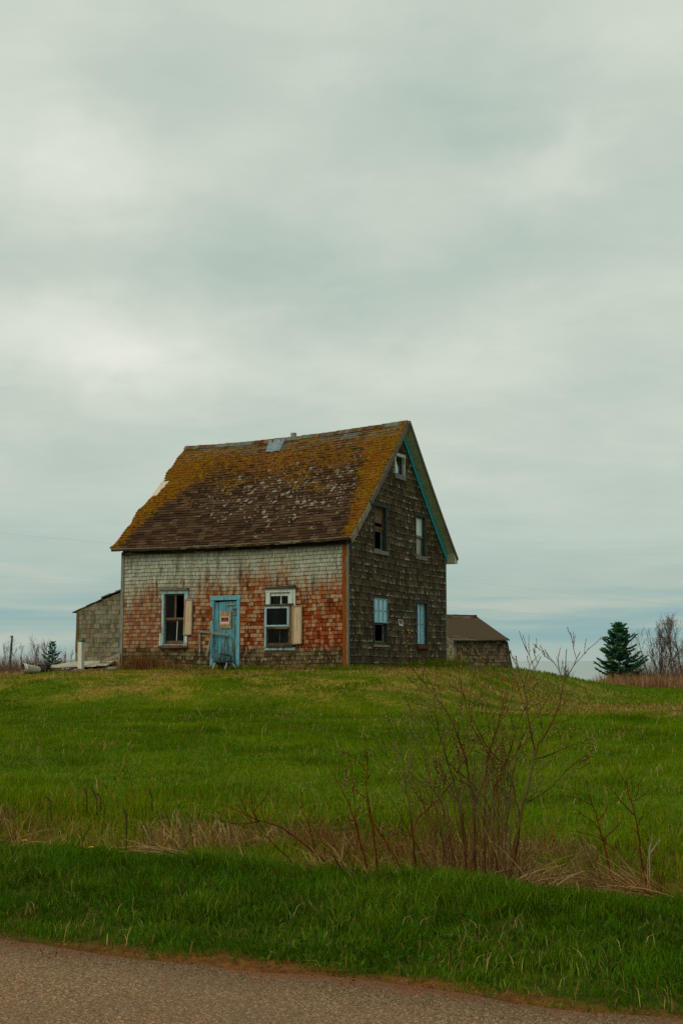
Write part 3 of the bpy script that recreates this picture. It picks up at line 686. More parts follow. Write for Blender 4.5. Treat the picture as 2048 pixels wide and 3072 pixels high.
mb.box((-L + .13, .13, -.2), (-.13, W - .13, -.12)); mb.box((-L + .13, .13, 2.66), (-.13, W - .13, 2.74))
mb.box((-3.2, .13, -.1), (-3.1, W - .13, 2.6)); mb.box((-3.2, 1.6, 2.75), (-3.1, W - 1.6, 4.2))
mb.build('interior_floor', 'interior', house)

# roof -------------------------------------------------
def moss_amount(U, V, top=5.6):
    """U metres from the right rake, V metres up the slope: how mossy"""
    l = 7.75 - U; t = max(0.0, V / top)
    a = 1 - U / (.42 + 2.3 * t ** 2.2); b = 1 - l / (.50 + 3.0 * t ** 2.0)
    c = (t - .46) * 1.45
    top_off = max(0, (t - .93) * 7)
    return max(min(a, .6) * 1.3, min(b, .6) * 1.35, min(c, .5)) * .9 + .18 - top_off + .0
rt = MB(); XL, XR = -7.49, .25; ROWS = 41
for back in (False, True):
    rows = ROWS if not back else 20
    for i in range(rows):
        v0 = i / rows; v1 = (i + 1.12) / rows
        x = XL + .03 * math.sin(i * .8) + random.uniform(-.025, .02) + (.05 * math.sin(i * .33) if not back else 0)
        if not back and 21 <= i <= 26: x = XL + random.uniform(.17, .24) + .01 * (i - 21)
        if not back and i in (20, 27): x = XL + random.uniform(.05, .1)
        first = True
        while x < XR - .02:
            w = random.uniform(.22, .34) if not back else 1.2
            if first: w = random.uniform(.08, .3); first = False
            xr = XR + (.07 if back else 0)
            xe = min(x + w, xr + random.uniform(-.012, .012))
            if xr - xe < .08: xe = xr + random.uniform(-.015, .015)
            th = random.uniform(.014, .030); jit = random.uniform(-.05, .05) / rows; r = random.random(); g = .003
            c4 = [(x + g, v0 + jit, .022 + th), (xe - g, v0 + jit + random.uniform(-.02, .02) / rows, .022 + th), (xe - g, min(v1, 1), .024), (x + g, min(v1, 1), .024)]
            vs = [roof_pt(a, max(b, -.006), o, back) for a, b, o in c4] + [roof_pt(a, max(b, -.006), .02, back) for a, b, o in c4[:2]]
            uv = [(a - XL, b * 5.6, 0) for a, b, o in c4] + [(a - XL, b * 5.6, 0) for a, b, o in c4[:2]]
            ms = [moss_amount(XR - a, b * 5.6) for a, b, o in c4]; ms += ms[:2]
            rt.add(vs, [(0, 1, 2, 3), (4, 5, 1, 0), (4, 0, 3), (1, 5, 2)], r, uv, None, ms)
            x = xe
# ridge caps
x = XL - .02
while x < XR - .03:
    xe = min(x + random.uniform(.2, .3), XR + .01); o = random.uniform(.045, .06); r = random.random()
    pts = [roof_pt(q, v, o if j else o + .012, b) for q, j in ((x, 0), (xe, 1)) for v, b in ((.963, False), (1.0, False), (.963, True))]
    m = [.32 + random.uniform(-.15, .25)] * 6
    rt.add(pts, [(0, 3, 4, 1), (1, 4, 5, 2)], r, [(p[0] - XL, 5.6, 0) for p in pts], None, m); x = xe
roof = rt.build('roof', 'roof_shingle', house, 'sagging brown shingle roof with yellow moss', fix=False)
# deck under the shingles
mb = MB(); nx, nv = 26, 12
for back in (False, True):
    for lo, hi in ((-.035, .018),):
        g = [[roof_pt(XL + (XR - .02 - XL) * i / nx, j / nv, o, back) for i in range(nx + 1)] for o in (lo, hi) for j in range(nv + 1)]
        vs = [p for rowp in g for p in rowp]; K = (nv + 1) * (nx + 1); fs = []
        for s in (0, 1):
            for j in range(nv):
                for i in range(nx): a = s * K + j * (nx + 1) + i; fs.append((a, a + 1, a + nx + 2, a + nx + 1))
        for j in range(nv):
            for i in (0, nx): a = j * (nx + 1) + i; fs.append((a, a + nx + 1, a + nx + 1 + K, a + K))
        for i in range(nx):
            for j in (0, nv): a = j * (nx + 1) + i; fs.append((a, a + 1, a + 1 + K, a + K))
        mb.add(vs, fs, .5)
mb.build('roof_deck', 'deck_bare', roof)
# moss cushions
mb = MB()
for _ in range(9000):
    U = random.random() ** 1.6 * 7.7; U = U if random.random() < .55 else 7.7 - U; t = random.random() ** .7
    X = XR - U - .02; V = t * 5.6
    m = moss_amount(U, V) + 1.6 * (float(fbm(X * 2.1, V * 2.1, 61)) - .5)
    if m < .50 or X < XL + .06: continue
    if V > 4.95 and -4.45 < X < -3.7: continue
    if 20 <= t * ROWS <= 28 and X < XL + .3: continue
    p = Vector(roof_pt(X, min(t, .985), .035)); s = random.uniform(.018, .045)
    n = Vector((0, -.68, .73)); a = Vector((1, 0, 0)); bb = n.cross(a); k = 6; vs = [p + n * s * .55]
    for j in range(k):
        an = 6.283 * j / k + random.random() * .5; rr = s * random.uniform(.8, 1.5)
        vs.append(p + a * math.cos(an) * rr * 1.25 + bb * math.sin(an) * rr * .8 - n * .008)
    mb.add(vs, [(0, 1 + j, 1 + (j + 1) % k) for j in range(k)])
o = mb.build('moss', 'moss', roof, fix=False); o['kind'] = 'stuff'
# tin patch near the ridge and the stove pipe
mb = MB(); N = 5
vs = []; fs = []
cor = [(-4.25, .866), (-3.76, .866), (-3.83, .988), (-4.40, .988)]
for j in range(N + 1):
    for i in range(N + 1):
        a, b = i / N, j / N
        X = (cor[0][0] * (1 - a) + cor[1][0] * a) * (1 - b) + (cor[3][0] * (1 - a) + cor[2][0] * a) * b
        V = (cor[0][1] * (1 - a) + cor[1][1] * a) * (1 - b) + (cor[3][1] * (1 - a) + cor[2][1] * a) * b
        vs.append(roof_pt(X, V, .068 + .014 * math.sin(i * 2.1 + j * .6)))
for j in range(N):
    for i in range(N): a = j * (N + 1) + i; fs.append((a, a + 1, a + N + 2, a + N + 1))
mb.add(vs, fs); o = mb.build('roof_patch', 'metal_patch', roof, 'wrinkled grey blue sheet patch', smooth=True)
so = o.modifiers.new('thick', 'SOLIDIFY'); so.thickness = .012
mb = MB(); pp = Vector(roof_pt(-3.62, 1.0, 0)) + Vector((0, .06, 0))
ring = [(pp + Vector((0, 0, -.3)), .088), (pp + Vector((0, 0, .12)), .088), (pp + Vector((0, 0, .125)), .094), (pp + Vector((0, 0, .17)), .094)]
mb.tube([a for a, _ in ring], [r for _, r in ring], 16); mb.build('vent_pipe', 'pipe_metal', roof)

# rake boards, soffit and eaves
mb = MB()
def rake_piece(mb, va, vb, back, w, x0=.255, x1=.285, o0=-.02, nseg=6, jag=0.0):
    for i in range(nseg):
        a = va + (vb - va) * i / nseg; b = va + (vb - va) * (i + 1) / nseg
        w0 = w + random.uniform(-jag, jag); 
        q = []
        for x in (x0, x1):
            q += [roof_pt(x, a, o0 + .03, back), roof_pt(x, b, o0 + .03, back), roof_pt(x, b, o0 - w, back), roof_pt(x, a, o0 - w, back)]
        mb.add(q, [(0, 1, 2, 3), (7, 6, 5, 4), (0, 4, 5, 1), (3, 2, 6, 7), (0, 3, 7, 4), (1, 5, 6, 2)], .5)
rake_piece(mb, .305, 1.0, False, .13); mb.build('rake_board', 'grey_rake_board', house)
mb = MB(); rake_piece(mb, -.01, .29, False, .15, .25, .28, -.03, 3); mb.build('rake_board', 'pale_board', house, 'paler replacement length of rake board')
mb = MB(); rake_piece(mb, -.005, 1.0, True, .06, .32, .345); mb.build('rake_board', 'grey_rake_board', house)
mb = MB()
for back in (False, True):
    xo = .315 if back else .245
    for i in range(34):
        a = i / 34; b = (i + .97) / 34; d = -.042 - random.uniform(0, .006); r = random.random()
        q = [roof_pt(x, v, d, back) for x, v in ((.0, a), (xo, a), (xo, b), (.0, b))]; q2 = [roof_pt(x, v, d - .018, back) for x, v in ((.0, a), (xo, a), (xo, b), (.0, b))]
        mb.add(q + q2, [(0, 1, 2, 3), (7, 6, 5, 4), (0, 4, 5, 1), (3, 2, 6, 7), (0, 3, 7, 4), (1, 5, 6, 2)], r)
mb.build('soffit', 'soffit_wood', house)
mb = MB()   # blue frieze boards under the rake on the gable wall
def frieze(mb, ya, yb, w, d0, d1):
    n = 10
    for i in range(n):
        a = ya + (yb - ya) * i / n; b = ya + (yb - ya) * (i + 1) / n
        q = [(a, rake_z(a) - .02), (b, rake_z(b) - .02), (b, rake_z(b) - .02 - w * random.uniform(.92, 1.06)), (a, rake_z(a) - .02 - w)]
        mb.prism(PG, q, d0, d1, .5)
frieze(mb, 3.92, 7.66, .27, .036, .06); mb.build('frieze_board', 'rake_blue', house, 'peeling turquoise frieze board under the far rake')
mb = MB(); frieze(mb, .05, 3.90, .16, .016, .045); mb.build('frieze_board', 'dark_teal_board', house)
mb = MB()   # back box eave end
q = [(W + .03, 3.36), (W + .31, 3.36), (W + .31, 3.50), (W + .03, 3.70)]; mb.prism(PG, q, -7.4, .31, .4); mb.build('box_eave', 'soffit_wood', house)
mb = MB(); x = -L + .02
while x < .1:
    xe = min(x + random.uniform(.6, 1.4), .12); zt = eave_z((x + xe) / 2)
    dr = random.uniform(-.012, .012)
    if True:
        mb.prism(PF, [(x, zt - .155 + dr), (xe, zt - .15 + dr + random.uniform(-.01, .01)), (xe, zt - .085), (x, zt - .085)], .016, .05 + random.uniform(0, .02))
    x = xe
mb.build('frieze_board', 'eave_board', house, 'flaking pale board under the front eave')
mb = MB(); N = 24
for i in range(N):   # front fascia behind the shingle edge
    a = XL + .02 + (XR - .04 - XL) * i / N; b = XL + .02 + (XR - .04 - XL) * (i + 1) / N
    pa, pb = eave_z(a), eave_z(b); dr = .02 * math.sin(i * 1.7)
    mb.prism(PF, [(a, pa - .075 + dr * .5), (b, pb - .075 + dr * .5), (b, pb - .012), (a, pa - .012)], .27, .292)
    mb.prism(PF, [(a, pa - .03), (b, pb - .03), (b, pb - .014), (a, pa - .014)], .02, .27)
mb.build('fascia', 'eave_board', house)
# corner boards
mb = MB(); mb.rect(PF, -.118, -.002, -.1, 3.42, .002, .030, skew=.01); mb.build('corner_board', 'orange_board', house, 'orange painted corner board')
mb = MB(); mb.rect(PG, -.032, .085, -.1, 3.40, .002, .030); mb.build('corner_board', 'grey_board', house)
mb = MB(); mb.rect(PF, -L - .02, -L + .085, -.1, 3.40, .002, .028); mb.build('corner_board', 'grey_board', house)
mb = MB(); mb.rect(PG, W - .05, W + .02, -.1, 3.55, .002, .028); mb.build('corner_board', 'grey_board', house)
mb = MB(); mb.rect(PG, .0, W, -.2, -.03, .002, .012); mb.rect(PF, -L, 0, -.2, -.05, .002, .010); mb.build('foundation', 'stone', house)

# windows ----------------------------------------------
def jambs(mb, P, o, depth=.12, t=.02):
    a, b, c, d = o
    mb.rect(P, a - t, a, c, d, -depth, .004); mb.rect(P, b, b + t, c, d, -depth, .004)
    mb.rect(P, a - t, b + t, d, d + t, -depth, .004); mb.rect(P, a - t, b + t, c - t, c, -depth, .004)
def sash(P, o, parent, mat, d=-.07, fw=.045, th=.035, rail=None, munt_v=(), munt_h=(), bottom=None):
    a, b, c, e = o; mb = MB()
    mb.rect(P, a, a + fw, c, e, d - th, d); mb.rect(P, b - fw, b, c, e, d - th, d)
    mb.rect(P, a + fw, b - fw, e - fw, e, d - th, d); mb.rect(P, a + fw, b - fw, c, c + (bottom or fw * 1.3), d - th, d)
    for u, z0, z1, w in munt_v: mb.rect(P, u - w / 2, u + w / 2, z0, z1, d - th * .8, d - .004)
    for z, u0, u1, w in munt_h: mb.rect(P, u0, u1, z - w / 2, z + w / 2, d - th * .8, d - .006)
    return mb.build('sash', mat, parent)
def pane(P, o, parent, mat='old_glass', d=-.088):
    mb = MB(); mb.rect(P, *o, d - .003, d); return mb.build('pane', mat, parent)

# A: left front window
def window_a():
    mb = MB(); jambs(mb, PF, IN_F[0], .12)
    mb.rect(PF, -5.888, -5.79, 1.98, 2.14, .002, .03); mb.rect(PF, -5.868, -5.79, .66, 1.98, .002, .024); mb.rect(PF, -5.105, -4.985, .62, 2.14, .002, .03)
    mb.rect(PF, -5.895, -4.972, 2.142, 2.245, .002, .036)
    w = mb.build('window', 'blue_white_board', house, 'tall front window with broken panes and cap board', bevel=.004)
    mb = MB(); mb.rect(PF, -5.92, -4.955, 2.248, 2.285, .002, .10, skew=-.008); mb.rect(PF, -5.93, -4.945, 2.287, 2.305, .002, .12, skew=-.008); mb.build('cap', 'pale_board', w)
    mb = MB(); mb.rect(PF, -5.93, -4.96, .585, .655, -.1, .09, skew=-.012); mb.build('sill', 'dark_sill', w)
    mb = MB(); mb.rect(PF, -5.91, -5.87, .66, 1.02, .002, .04); mb.build('trim', 'white_board', w); mb = MB(); mb.rect(PF, -5.05, -4.99, .63, .95, .031, .045); mb.build('trim', 'white_board', w)
    sash(PF, (-5.79, -5.105, 1.40, 2.135), w, 'brown_board', -.04, .035, .035, munt_v=[(-5.44, 1.44, 2.10, .055)], bottom=.06)
    sash(PF, (-5.79, -5.105, .70, 1.395), w, 'dark_sill', -.078, .035, .03, bottom=.10)
    mb = MB(); mb.beam(PF(-5.41, .80, -.09), PF(-5.385, 1.36, -.09), .028, .02, (0, 1, 0)); mb.build('muntin', 'white_board', w)
    pane(PF, (-5.755, -5.47, 1.46, 2.10), w, d=-.055); pane(PF, (-5.755, -5.42, .80, 1.36), w, d=-.094); pane(PF, (-5.38, -5.14, .80, 1.36), w, d=-.094)
window_a()
def shutter(q, d, mat, border, parent, lab):
    (tl, tr, br, bl) = q; mb = MB(); mb.prism(PF, [bl, br, tr, tl], d, d + .022)
    def lerp(a, b, t): return (a[0] + (b[0] - a[0]) * t, a[1] + (b[1] - a[1]) * t)
    s = mb.build('shutter', mat, parent, lab, bevel=.003)
    mb = MB(); n = .13; m = .035
    mb.prism(PF, [bl, lerp(bl, br, n), lerp(tl, tr, n), tl], d + .023, d + .040); mb.prism(PF, [lerp(bl, br, 1 - n), br, tr, lerp(tl, tr, 1 - n)], d + .023, d + .040)
    a, b = lerp(bl, br, n), lerp(bl, br, 1 - n); c, e = lerp(tl, tr, n), lerp(tl, tr, 1 - n)
    mb.prism(PF, [a, b, lerp(b, e, m), lerp(a, c, m)], d + .023, d + .038); mb.prism(PF, [lerp(a, c, 1 - m), lerp(b, e, 1 - m), e, c], d + .023, d + .038)
    mb.build('border', border, s, bevel=.003)
    mb = MB(); u, z = lerp(lerp(bl, br, .5), lerp(tl, tr, .5), .35); 
    pts = [(0, 0), (.012, .12), (-.006, .22), (.014, .33), (.004, .42)]
    for (x0, y0), (x1, y1) in zip(pts[:-1], pts[1:]): mb.prism(PF, [(u + x0 - .003, z + y0), (u + x0 + .003, z + y0), (u + x1 + .003, z + y1), (u + x1 - .003, z + y1)], d + .0225, d + .0235)
    mb.build('crack', 'stalk_dark', s)
shutter([(-5.061, 1.979), (-4.798, 1.974), (-4.815, .954), (-5.095, .956)], .045, 'cream_board', 'cream_border', house, 'cream shutter hanging beside the taller window')
# B: right front window
def window_b():
    mb = MB(); jambs(mb, PF, IN_F[2], .12)
    mb.rect(PF, -2.466, -2.335, 1.73, 2.12, .002, .03); mb.rect(PF, -1.70, -1.63, 1.74, 2.16, .002, .045); mb.rect(PF, -1.625, -1.55, 1.73, 2.14, .002, .028)
    mb.rect(PF, -2.475, -1.545, 2.105, 2.20, .002, .036, skew=.035)
    w = mb.build('window', 'white_board', house, 'front window with white upper frame and storm sash', bevel=.004)
    mb = MB(); mb.rect(PF, -2.50, -1.53, 2.206, 2.24, .002, .09, skew=.055); mb.build('cap', 'dark_sill', w)
    sash(PF, (-2.42, -1.72, 1.66, 2.09), w, 'white_board', -.02, .08, .04, munt_v=[(-2.015, 1.72, 2.04, .03)], bottom=.05)
    pane(PF, (-2.34, -1.8, 1.7, 2.02), w, d=-.045)
    mb = MB()
    mb.rect(PF, -2.487, -2.425, 1.15, 1.726, .012, .06); mb.rect(PF, -1.785, -1.722, 1.15, 1.726, .012, .06); mb.rect(PF, -2.425, -1.785, 1.665, 1.726, .012, .058)
    mb.rect(PF, -2.487, -2.435, .60, 1.15, .012, .055); mb.rect(PF, -2.425, -1.785, 1.165, 1.21, .012, .062)
    mb.build('storm_frame', 'blue_white_board', w, bevel=.003)
    for q in ((-2.49, -1.60, 1.735, 1.775, .012, .085, .5, .02), (-2.43, -1.74, 1.10, 1.162, .012, .075)): mb = MB(); mb.rect(PF, *q); mb.build('rail', 'dark_sill', w)
    mb = MB(); mb.rect(PF, -2.42, -1.59, .615, .69, .0, .095); mb.build('sill', 'dark_sill', w)
    mb = MB(); mb.rect(PF, -1.72, -1.612, .69, 1.74, .012, .05); mb.build('trim', 'brown_board', w)
    mb = MB(); mb.rect(PF, -2.48, -1.55, .52, .588, .004, .03, skew=.01); mb.build('apron', 'blue_white_board', w)
    sash(PF, (-2.432, -1.735, .69, 1.10), w, 'dark_sill', .01, .035, .03, munt_v=[(-2.03, .72, 1.08, .022)], bottom=.03)
    pane(PF, (-2.42, -1.79, 1.22, 1.66), w, d=.02); pane(PF, (-2.40, -1.76, .72, 1.07), w, d=-.01)
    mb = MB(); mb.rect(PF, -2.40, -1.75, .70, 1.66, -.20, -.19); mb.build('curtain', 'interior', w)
window_b()
shutter([(-1.612, 1.728), (-1.315, 1.735), (-1.322, .690), (-1.622, .668)], .050, 'cream_board', 'cream_border', house, 'cream shutter hanging beside the storm window')

def gable_window(o, i, case_mat, lab, cw=.08, sillmat='grey_board', skew=.0, cd=.03):
    mb = MB(); jambs(mb, PG, i, .16); a, b, c, d = o; p, q, r, s = i
    mb.rect(PG, a, p, c, s, .002, cd); mb.rect(PG, q, b, c, s, .002, cd); mb.rect(PG, a - .01, b + .01, s, d, .002, cd + .008, skew=skew)
    w = mb.build('window', case_mat, house, lab, bevel=.004)
    mb = MB(); mb.rect(PG, a - .02, b + .02, c - .05, r, -.1, .06, skew=skew); mb.build('sill', sillmat, w)
    return w
i = IN_G[0]; w = gable_window(OPEN_G[0], i, 'dark_teal_board', 'open upper gable window nearer the front')
sash(PG, (1.82, 2.64, 3.98, 4.62), w, 'brown_board', -.07, .06, .03); sash(PG, (1.82, 2.64, 3.36, 3.98), w, 'grey_board', -.105, .055, .03)
mb = MB(); mb.rect(PG, 1.86, 2.60, 4.17, 4.58, -.098, -.09); mb.build('curtain', 'brown_paper', w)
i = IN_G[1]; w = gable_window(OPEN_G[1], i, 'dark_teal_board', 'closed upper gable window with pale panes')
sash(PG, (5.01, 5.76, 4.02, 4.66), w, 'grey_board', -.06, .05, .03); sash(PG, (5.01, 5.76, 3.44, 4.03), w, 'grey_board', -.095, .05, .03)
pane(PG, (5.05, 5.71, 4.09, 4.62), w, 'sky_reflection_glass', d=-.08); pane(PG, (5.05, 5.71, 3.5, 3.98), w, 'pale_glass', d=-.112)  # upper pane has the sky reflection in its colour, lower is plain whitish
mb = MB(); mb.rect(PG, 5.03, 5.74, 4.06, 4.64, -.16, -.15); mb.build('pale_backing', 'reflection_backing', w)  # added pale sheet, meant to lift the pane to its sky reflection
mb = MB(); mb.rect(PG, 5.03, 5.74, 3.46, 4.02, -.16, -.15); mb.build('pale_backing', 'pale_board_panel', w)  # plain pale sheet behind the lower pane
i = IN_G[2]; mb = MB(); jambs(mb, PG, i, .16); mb.rect(PG, 1.745, 1.82, .68, 1.36, .002, .025); mb.rect(PG, 2.68, 2.755, .68, 2.0, .002, .03); mb.rect(PG, 1.745, 2.755, 1.985, 2.03, .002, .03)
w = mb.build('window', 'dark_teal_board', house, 'ground floor gable window with pale blue upper sash', bevel=.004)
mb = MB(); mb.rect(PG, 1.77, 2.72, 1.30, 1.985, .0, .018); w2 = mb.build('pane', 'blue_panel', w, 'blue painted panes')
mb = MB()
for u in (1.775, 2.085, 2.405, 2.70): mb.rect(PG, u - .016, u + .016, 1.30, 1.985, .0185, .036)
for z in (1.315, 1.645, 1.975): mb.rect(PG, 1.77, 2.71, z - .014, z + .014, .0185, .033)
mb.build('sash', 'blue_white_board', w)
sash(PG, (1.82, 2.68, .70, 1.30), w, 'grey_board', -.08, .05, .03, bottom=.09)
mb = MB(); mb.rect(PG, 1.71, 2.78, .62, .685, -.1, .07, skew=-.015); mb.build('sill', 'pale_board', w)
i = IN_G[3]; w = gable_window(OPEN_G[3], i, 'dark_teal_board', 'tall ground floor gable window with blue panes', sillmat='sill_rust')
mb = MB(); mb.rect(PG, 5.03, 5.87, .74, 1.98, -.10, -.085); mb.build('pane', 'blue_panel', w, 'blue painted panes')
sash(PG, (5.03, 5.87, .74, 1.98), w, 'blue_white_board', -.06, .03, .024, munt_v=[(5.32, .76, 1.95, .025), (5.56, .76, 1.95, .025)], munt_h=[(1.37, 5.05, 5.85, .035)], bottom=.03)
mb = MB(); mb.rect(PG, 4.97, 5.93, .60, .70, .072, .09); mb.build('apron', 'sill_rust', w)
i = IN_G[4]; w = gable_window(OPEN_G[4], i, 'white_board', 'small attic window with a broken pane', cw=.09, skew=.02)
sash(PG, (3.42, 4.06, 5.74, 6.30), w, 'dark_teal_board', -.05, .05, .03, munt_v=[(3.83, 5.78, 6.26, .03)])
mb = MB(); mb.prism(PG, [(3.47, 5.80), (3.80, 5.80), (3.80, 5.98), (3.62, 6.25), (3.47, 6.25)], -.071, -.068); mb.build('pane', 'sky_reflection_glass', w)  # sky reflection painted as this attic pane's pale colour
mb = MB(); mb.prism(PG, [(3.44, 5.76), (3.80, 5.76), (3.80, 5.98), (3.62, 6.27), (3.44, 6.27)], -.12, -.11); mb.build('pale_backing', 'reflection_backing', w)  # pale sheet added behind the attic pane for the same reflected brightness

# door --------------------------------------------------
mb = MB(); mb.rect(PF, -4.245, -3.262, 1.925, 2.045, .002, .045, skew=.008); mb.rect(PF, -3.385, -3.282, -.05, 1.923, .002, .034); mb.rect(PF, -4.235, -4.125, .92, 1.923, .002, .034)
mb.rect(PF, -4.125, -4.105, -.05, 1.93, -.1, .002); mb.rect(PF, -3.405, -3.385, -.05, 1.93, -.1, .002)
mb.rect(PF, -4.235, -4.14, -.05, .90, .002, .026)
mb.build('door_frame', 'door_casing_blue', house, bevel=.004)
mb = MB(); mb.rect(PF, -4.237, -4.16, 1.36, 1.74, .035, .040); mb.build('rust_patch', 'orange_board', house)
mb = MB(); u = -4.10; ws = [.115, .10, .13, .09, .12, .085, .08]
for k, wd in enumerate(ws):
    bot = -.02 + (random.uniform(0, .08) if k != 1 else .16)
    mb.prism(PF, [(u - .02 * (1 - k / 7), bot), (u + wd - .006 - .02 * (1 - k / 7), bot + random.uniform(-.03, .03)), (u + wd - .006, 1.868 + .032 * (u + wd + 4.1) / .7), (u, 1.868 + .032 * (u + 4.1) / .7)], -.045, -.012 + random.uniform(-.006, .006))
    u += wd
door = mb.build('door', 'door_blue', house, 'weathered light blue plank door', bevel=.003)
mb = MB(); mb.beam(PF(-3.745, 1.785, .0), PF(-3.43, 1.805, .0), .03, .03, (0, 1, 0)); mb.build('batten', 'pale_board', door)
mb = MB(); mb.rect(PF, -3.53, -3.37, 1.655, 1.685, -.008, .012); mb.rect(PF, -3.405, -3.372, 1.47, 1.70, .0, .038); mb.rect(PF, -3.52, -3.38, 1.487, 1.50, -.008, .008); mb.build('hasp', 'rust', door)

# lean-to on the far end ---------------------------------
PLT = lambda u, z, d: (u, .15 - d, z)
def lt_top(u): return float(np.interp(u, [-9.1, -8.38, -8.03, -7.27], [1.655, 1.90, 2.03, 2.28]))
mb = MB(); backing(mb, PLT, -8.99, -7.27, -.3, lt_top, [], -.1, -.001, 10)
shingle_wall(mb, PLT, -8.90, -7.28, -.05, lt_top, .137, (.08, .17), [], thick=.016, zmax=2.4, rough=.01)
backing(mb, lambda u, z, d: (-8.985 - d, u, z), .16, 5.0, -.3, lambda u: 1.62, [], -.1, 0, 4)
lt = mb.build('lean_to', 'lean_to_shingle', house, 'low shingled lean-to at the far end', fix=False)
mb = MB(); pts = [(-9.10, 1.655), (-8.9, 1.735), (-8.6, 1.835), (-8.40, 1.915), (-8.22, 1.965), (-8.05, 2.04), (-8.04, 2.085), (-7.75, 2.175), (-7.55, 2.235), (-7.275, 2.32)]
for (a, za), (b, zb) in zip(pts[:-1], pts[1:]):
    t = random.uniform(.018, .04); mb.prism(PLT, [(a - .02, za), (b, zb), (b, zb + t), (a - .02, za + t * random.uniform(.7, 1.2))], -4.9 + random.uniform(0, .02), .05 + random.uniform(-.02, .03))
mb.build('roof', 'shed_roof', lt)
mb = MB(); mb.prism(PLT, [(-8.985, .5), (-8.90, .5), (-8.87, 1.66), (-8.955, 1.66)], .002, .028); mb.build('corner_board', 'brown_board', lt)

# ------------------------------------------------------------------ signs, chair and oddments by the house
ORG = Vector((0, 0, 0))
t = thing('notice_board', 'small red, black and white notice on a plywood board fixed to the blue door', 'sign', (-3.755, -.0, 1.12))
PS = lambda u, z, d: (u + 3.755, -d, z - 1.12)
mb = MB(); mb.prism(PS, [(-3.938, 1.122), (-3.567, 1.137), (-3.570, 1.607), (-3.932, 1.612)], -.004, .016); mb.build('backing_board', 'plywood', t, bevel=.002)
mb = MB(); mb.rect(PS, -3.908, -3.624, 1.256, 1.458, .018, .021); pl = mb.build('notice', 'sign_white', t)
mb = MB(); mb.rect(PS, -3.888, -3.642, 1.275, 1.442, .0215, .0225); mb.build('black_panel', 'sign_black', pl)
mb = MB(); mb.rect(PS, -3.876, -3.654, 1.326, 1.382, .023, .024); mb.rect(PS, -3.798, -3.732, 1.384, 1.440, .023, .024); mb.build('red_print', 'sign_red', pl)
mb = MB(); mb.rect(PS, -3.880, -3.650, 1.283, 1.318, .023, .024); mb.build('blank_strip', 'sign_white', pl)
mb = MB(); mb.rect(PS, -3.868, -3.70, 1.297, 1.301, .0242, .0246); mb.build('print', 'sign_grey_print', pl)
t = thing('notice_sheet', 'curled white notice with faded red centre on the dark gable wall between lower windows', 'sign', (.0, 3.70, 1.24))
PT = lambda u, z, d: (d, u - 3.70, z - 1.24)
mb = MB(); mb.prism(PT, [(3.60, 1.262), (3.895, 1.242), (3.88, 1.433), (3.52, 1.450), (3.53, 1.32)], .026, .029); mb.build('sheet', 'sign_white', t)
mb = MB(); mb.prism(PT, [(3.575, 1.315), (3.845, 1.303), (3.845, 1.42), (3.555, 1.432)], .0295, .0303); r_ = mb.build('faded_panel', 'sign_faded_dark', t)
mb = MB(); mb.prism(PT, [(3.585, 1.318), (3.84, 1.307), (3.84, 1.372), (3.58, 1.38)], .0308, .0314); mb.prism(PT, [(3.66, 1.382), (3.75, 1.378), (3.74, 1.425), (3.68, 1.427)], .0308, .0314); mb.build('red_print', 'sign_faded_red', r_)

t = thing('broken_frame', 'broken frame of weathered grey laths nailed across the left edge of the blue door', 'frame', (-4.1, -.06, .44))
Q = lambda u, z, d: Vector((u + 4.1, -d, z - .44))
mb = MB(); mb.beam(Q(-4.548, .465, 0), Q(-4.555, 1.085, 0), .062, .03, (1, 0, 0)); mb.build('upright', 'grey_board', t, bevel=.002)
mb = MB(); mb.beam(Q(-4.585, 1.062, .032), Q(-3.572, .945, .032), .058, .03, (0, 0, 1)); mb.build('rail', 'grey_board', t, bevel=.002)
mb = MB(); mb.beam(Q(-4.262, .445, .064), Q(-4.10, 1.005, .064), .062, .03, (1, 0, 0)); mb.build('brace', 'grey_board', t, bevel=.002)

# old chair at the door
gz = zl(-3.55, -.45)
t = thing('wooden_chair', 'broken low wooden chair with pale legs standing at the foot of the blue door', 'chair', (-3.56, -.45, gz))
sz = .205 - gz
mb = MB(); mb.prism(lambda u, z, d: (u, d, sz + z), [(-.20, -.016), (.225, -.016), (.235, .012), (-.215, .016)], -.16, .17); mb.build('seat', 'chair_wood', t, bevel=.006)
mb = MB(); mb.beam((-.20, .0, sz - .05), (.21, .02, sz - .075), .06, .05); mb.build('seat_rail', 'chair_wood', t)
for a, b, m in (((-.18, -.12, sz - .02), (-.235, -.17, 0), 'chair_leg'), ((.20, -.12, sz - .02), (.165, -.17, 0), 'chair_leg'), ((-.14, .12, sz - .02), (-.10, .2, .02), 'chair_wood'), ((.21, .12, sz - .02), (.33, .18, .02), 'chair_leg')):
    mb = MB(); a = Vector(a); b = Vector(b); mb.tube([b, b.lerp(a, .5), a], [.015, .024, .019], 7); mb.build('leg', m, t, smooth=True)
mb = MB(); mb.beam((-.175, .13, sz + .215), (.13, .14, sz + .165), .05, .024); mb.build('backrest', 'chair_wood', t, bevel=.004)
for x in (-.15, -.045, .03):
    mb = MB(); mb.beam((x, .12, sz + .01), (x - .01, .13, sz + .17), .018, .016, (0, 1, 0)); mb.build('spindle', 'chair_wood', t)
mb = MB(); mb.beam((.17, .1, sz + .01), (.19, .13, sz + .16), .05, .02, (1, 0, 0)); mb.build('post', 'chair_wood', t)

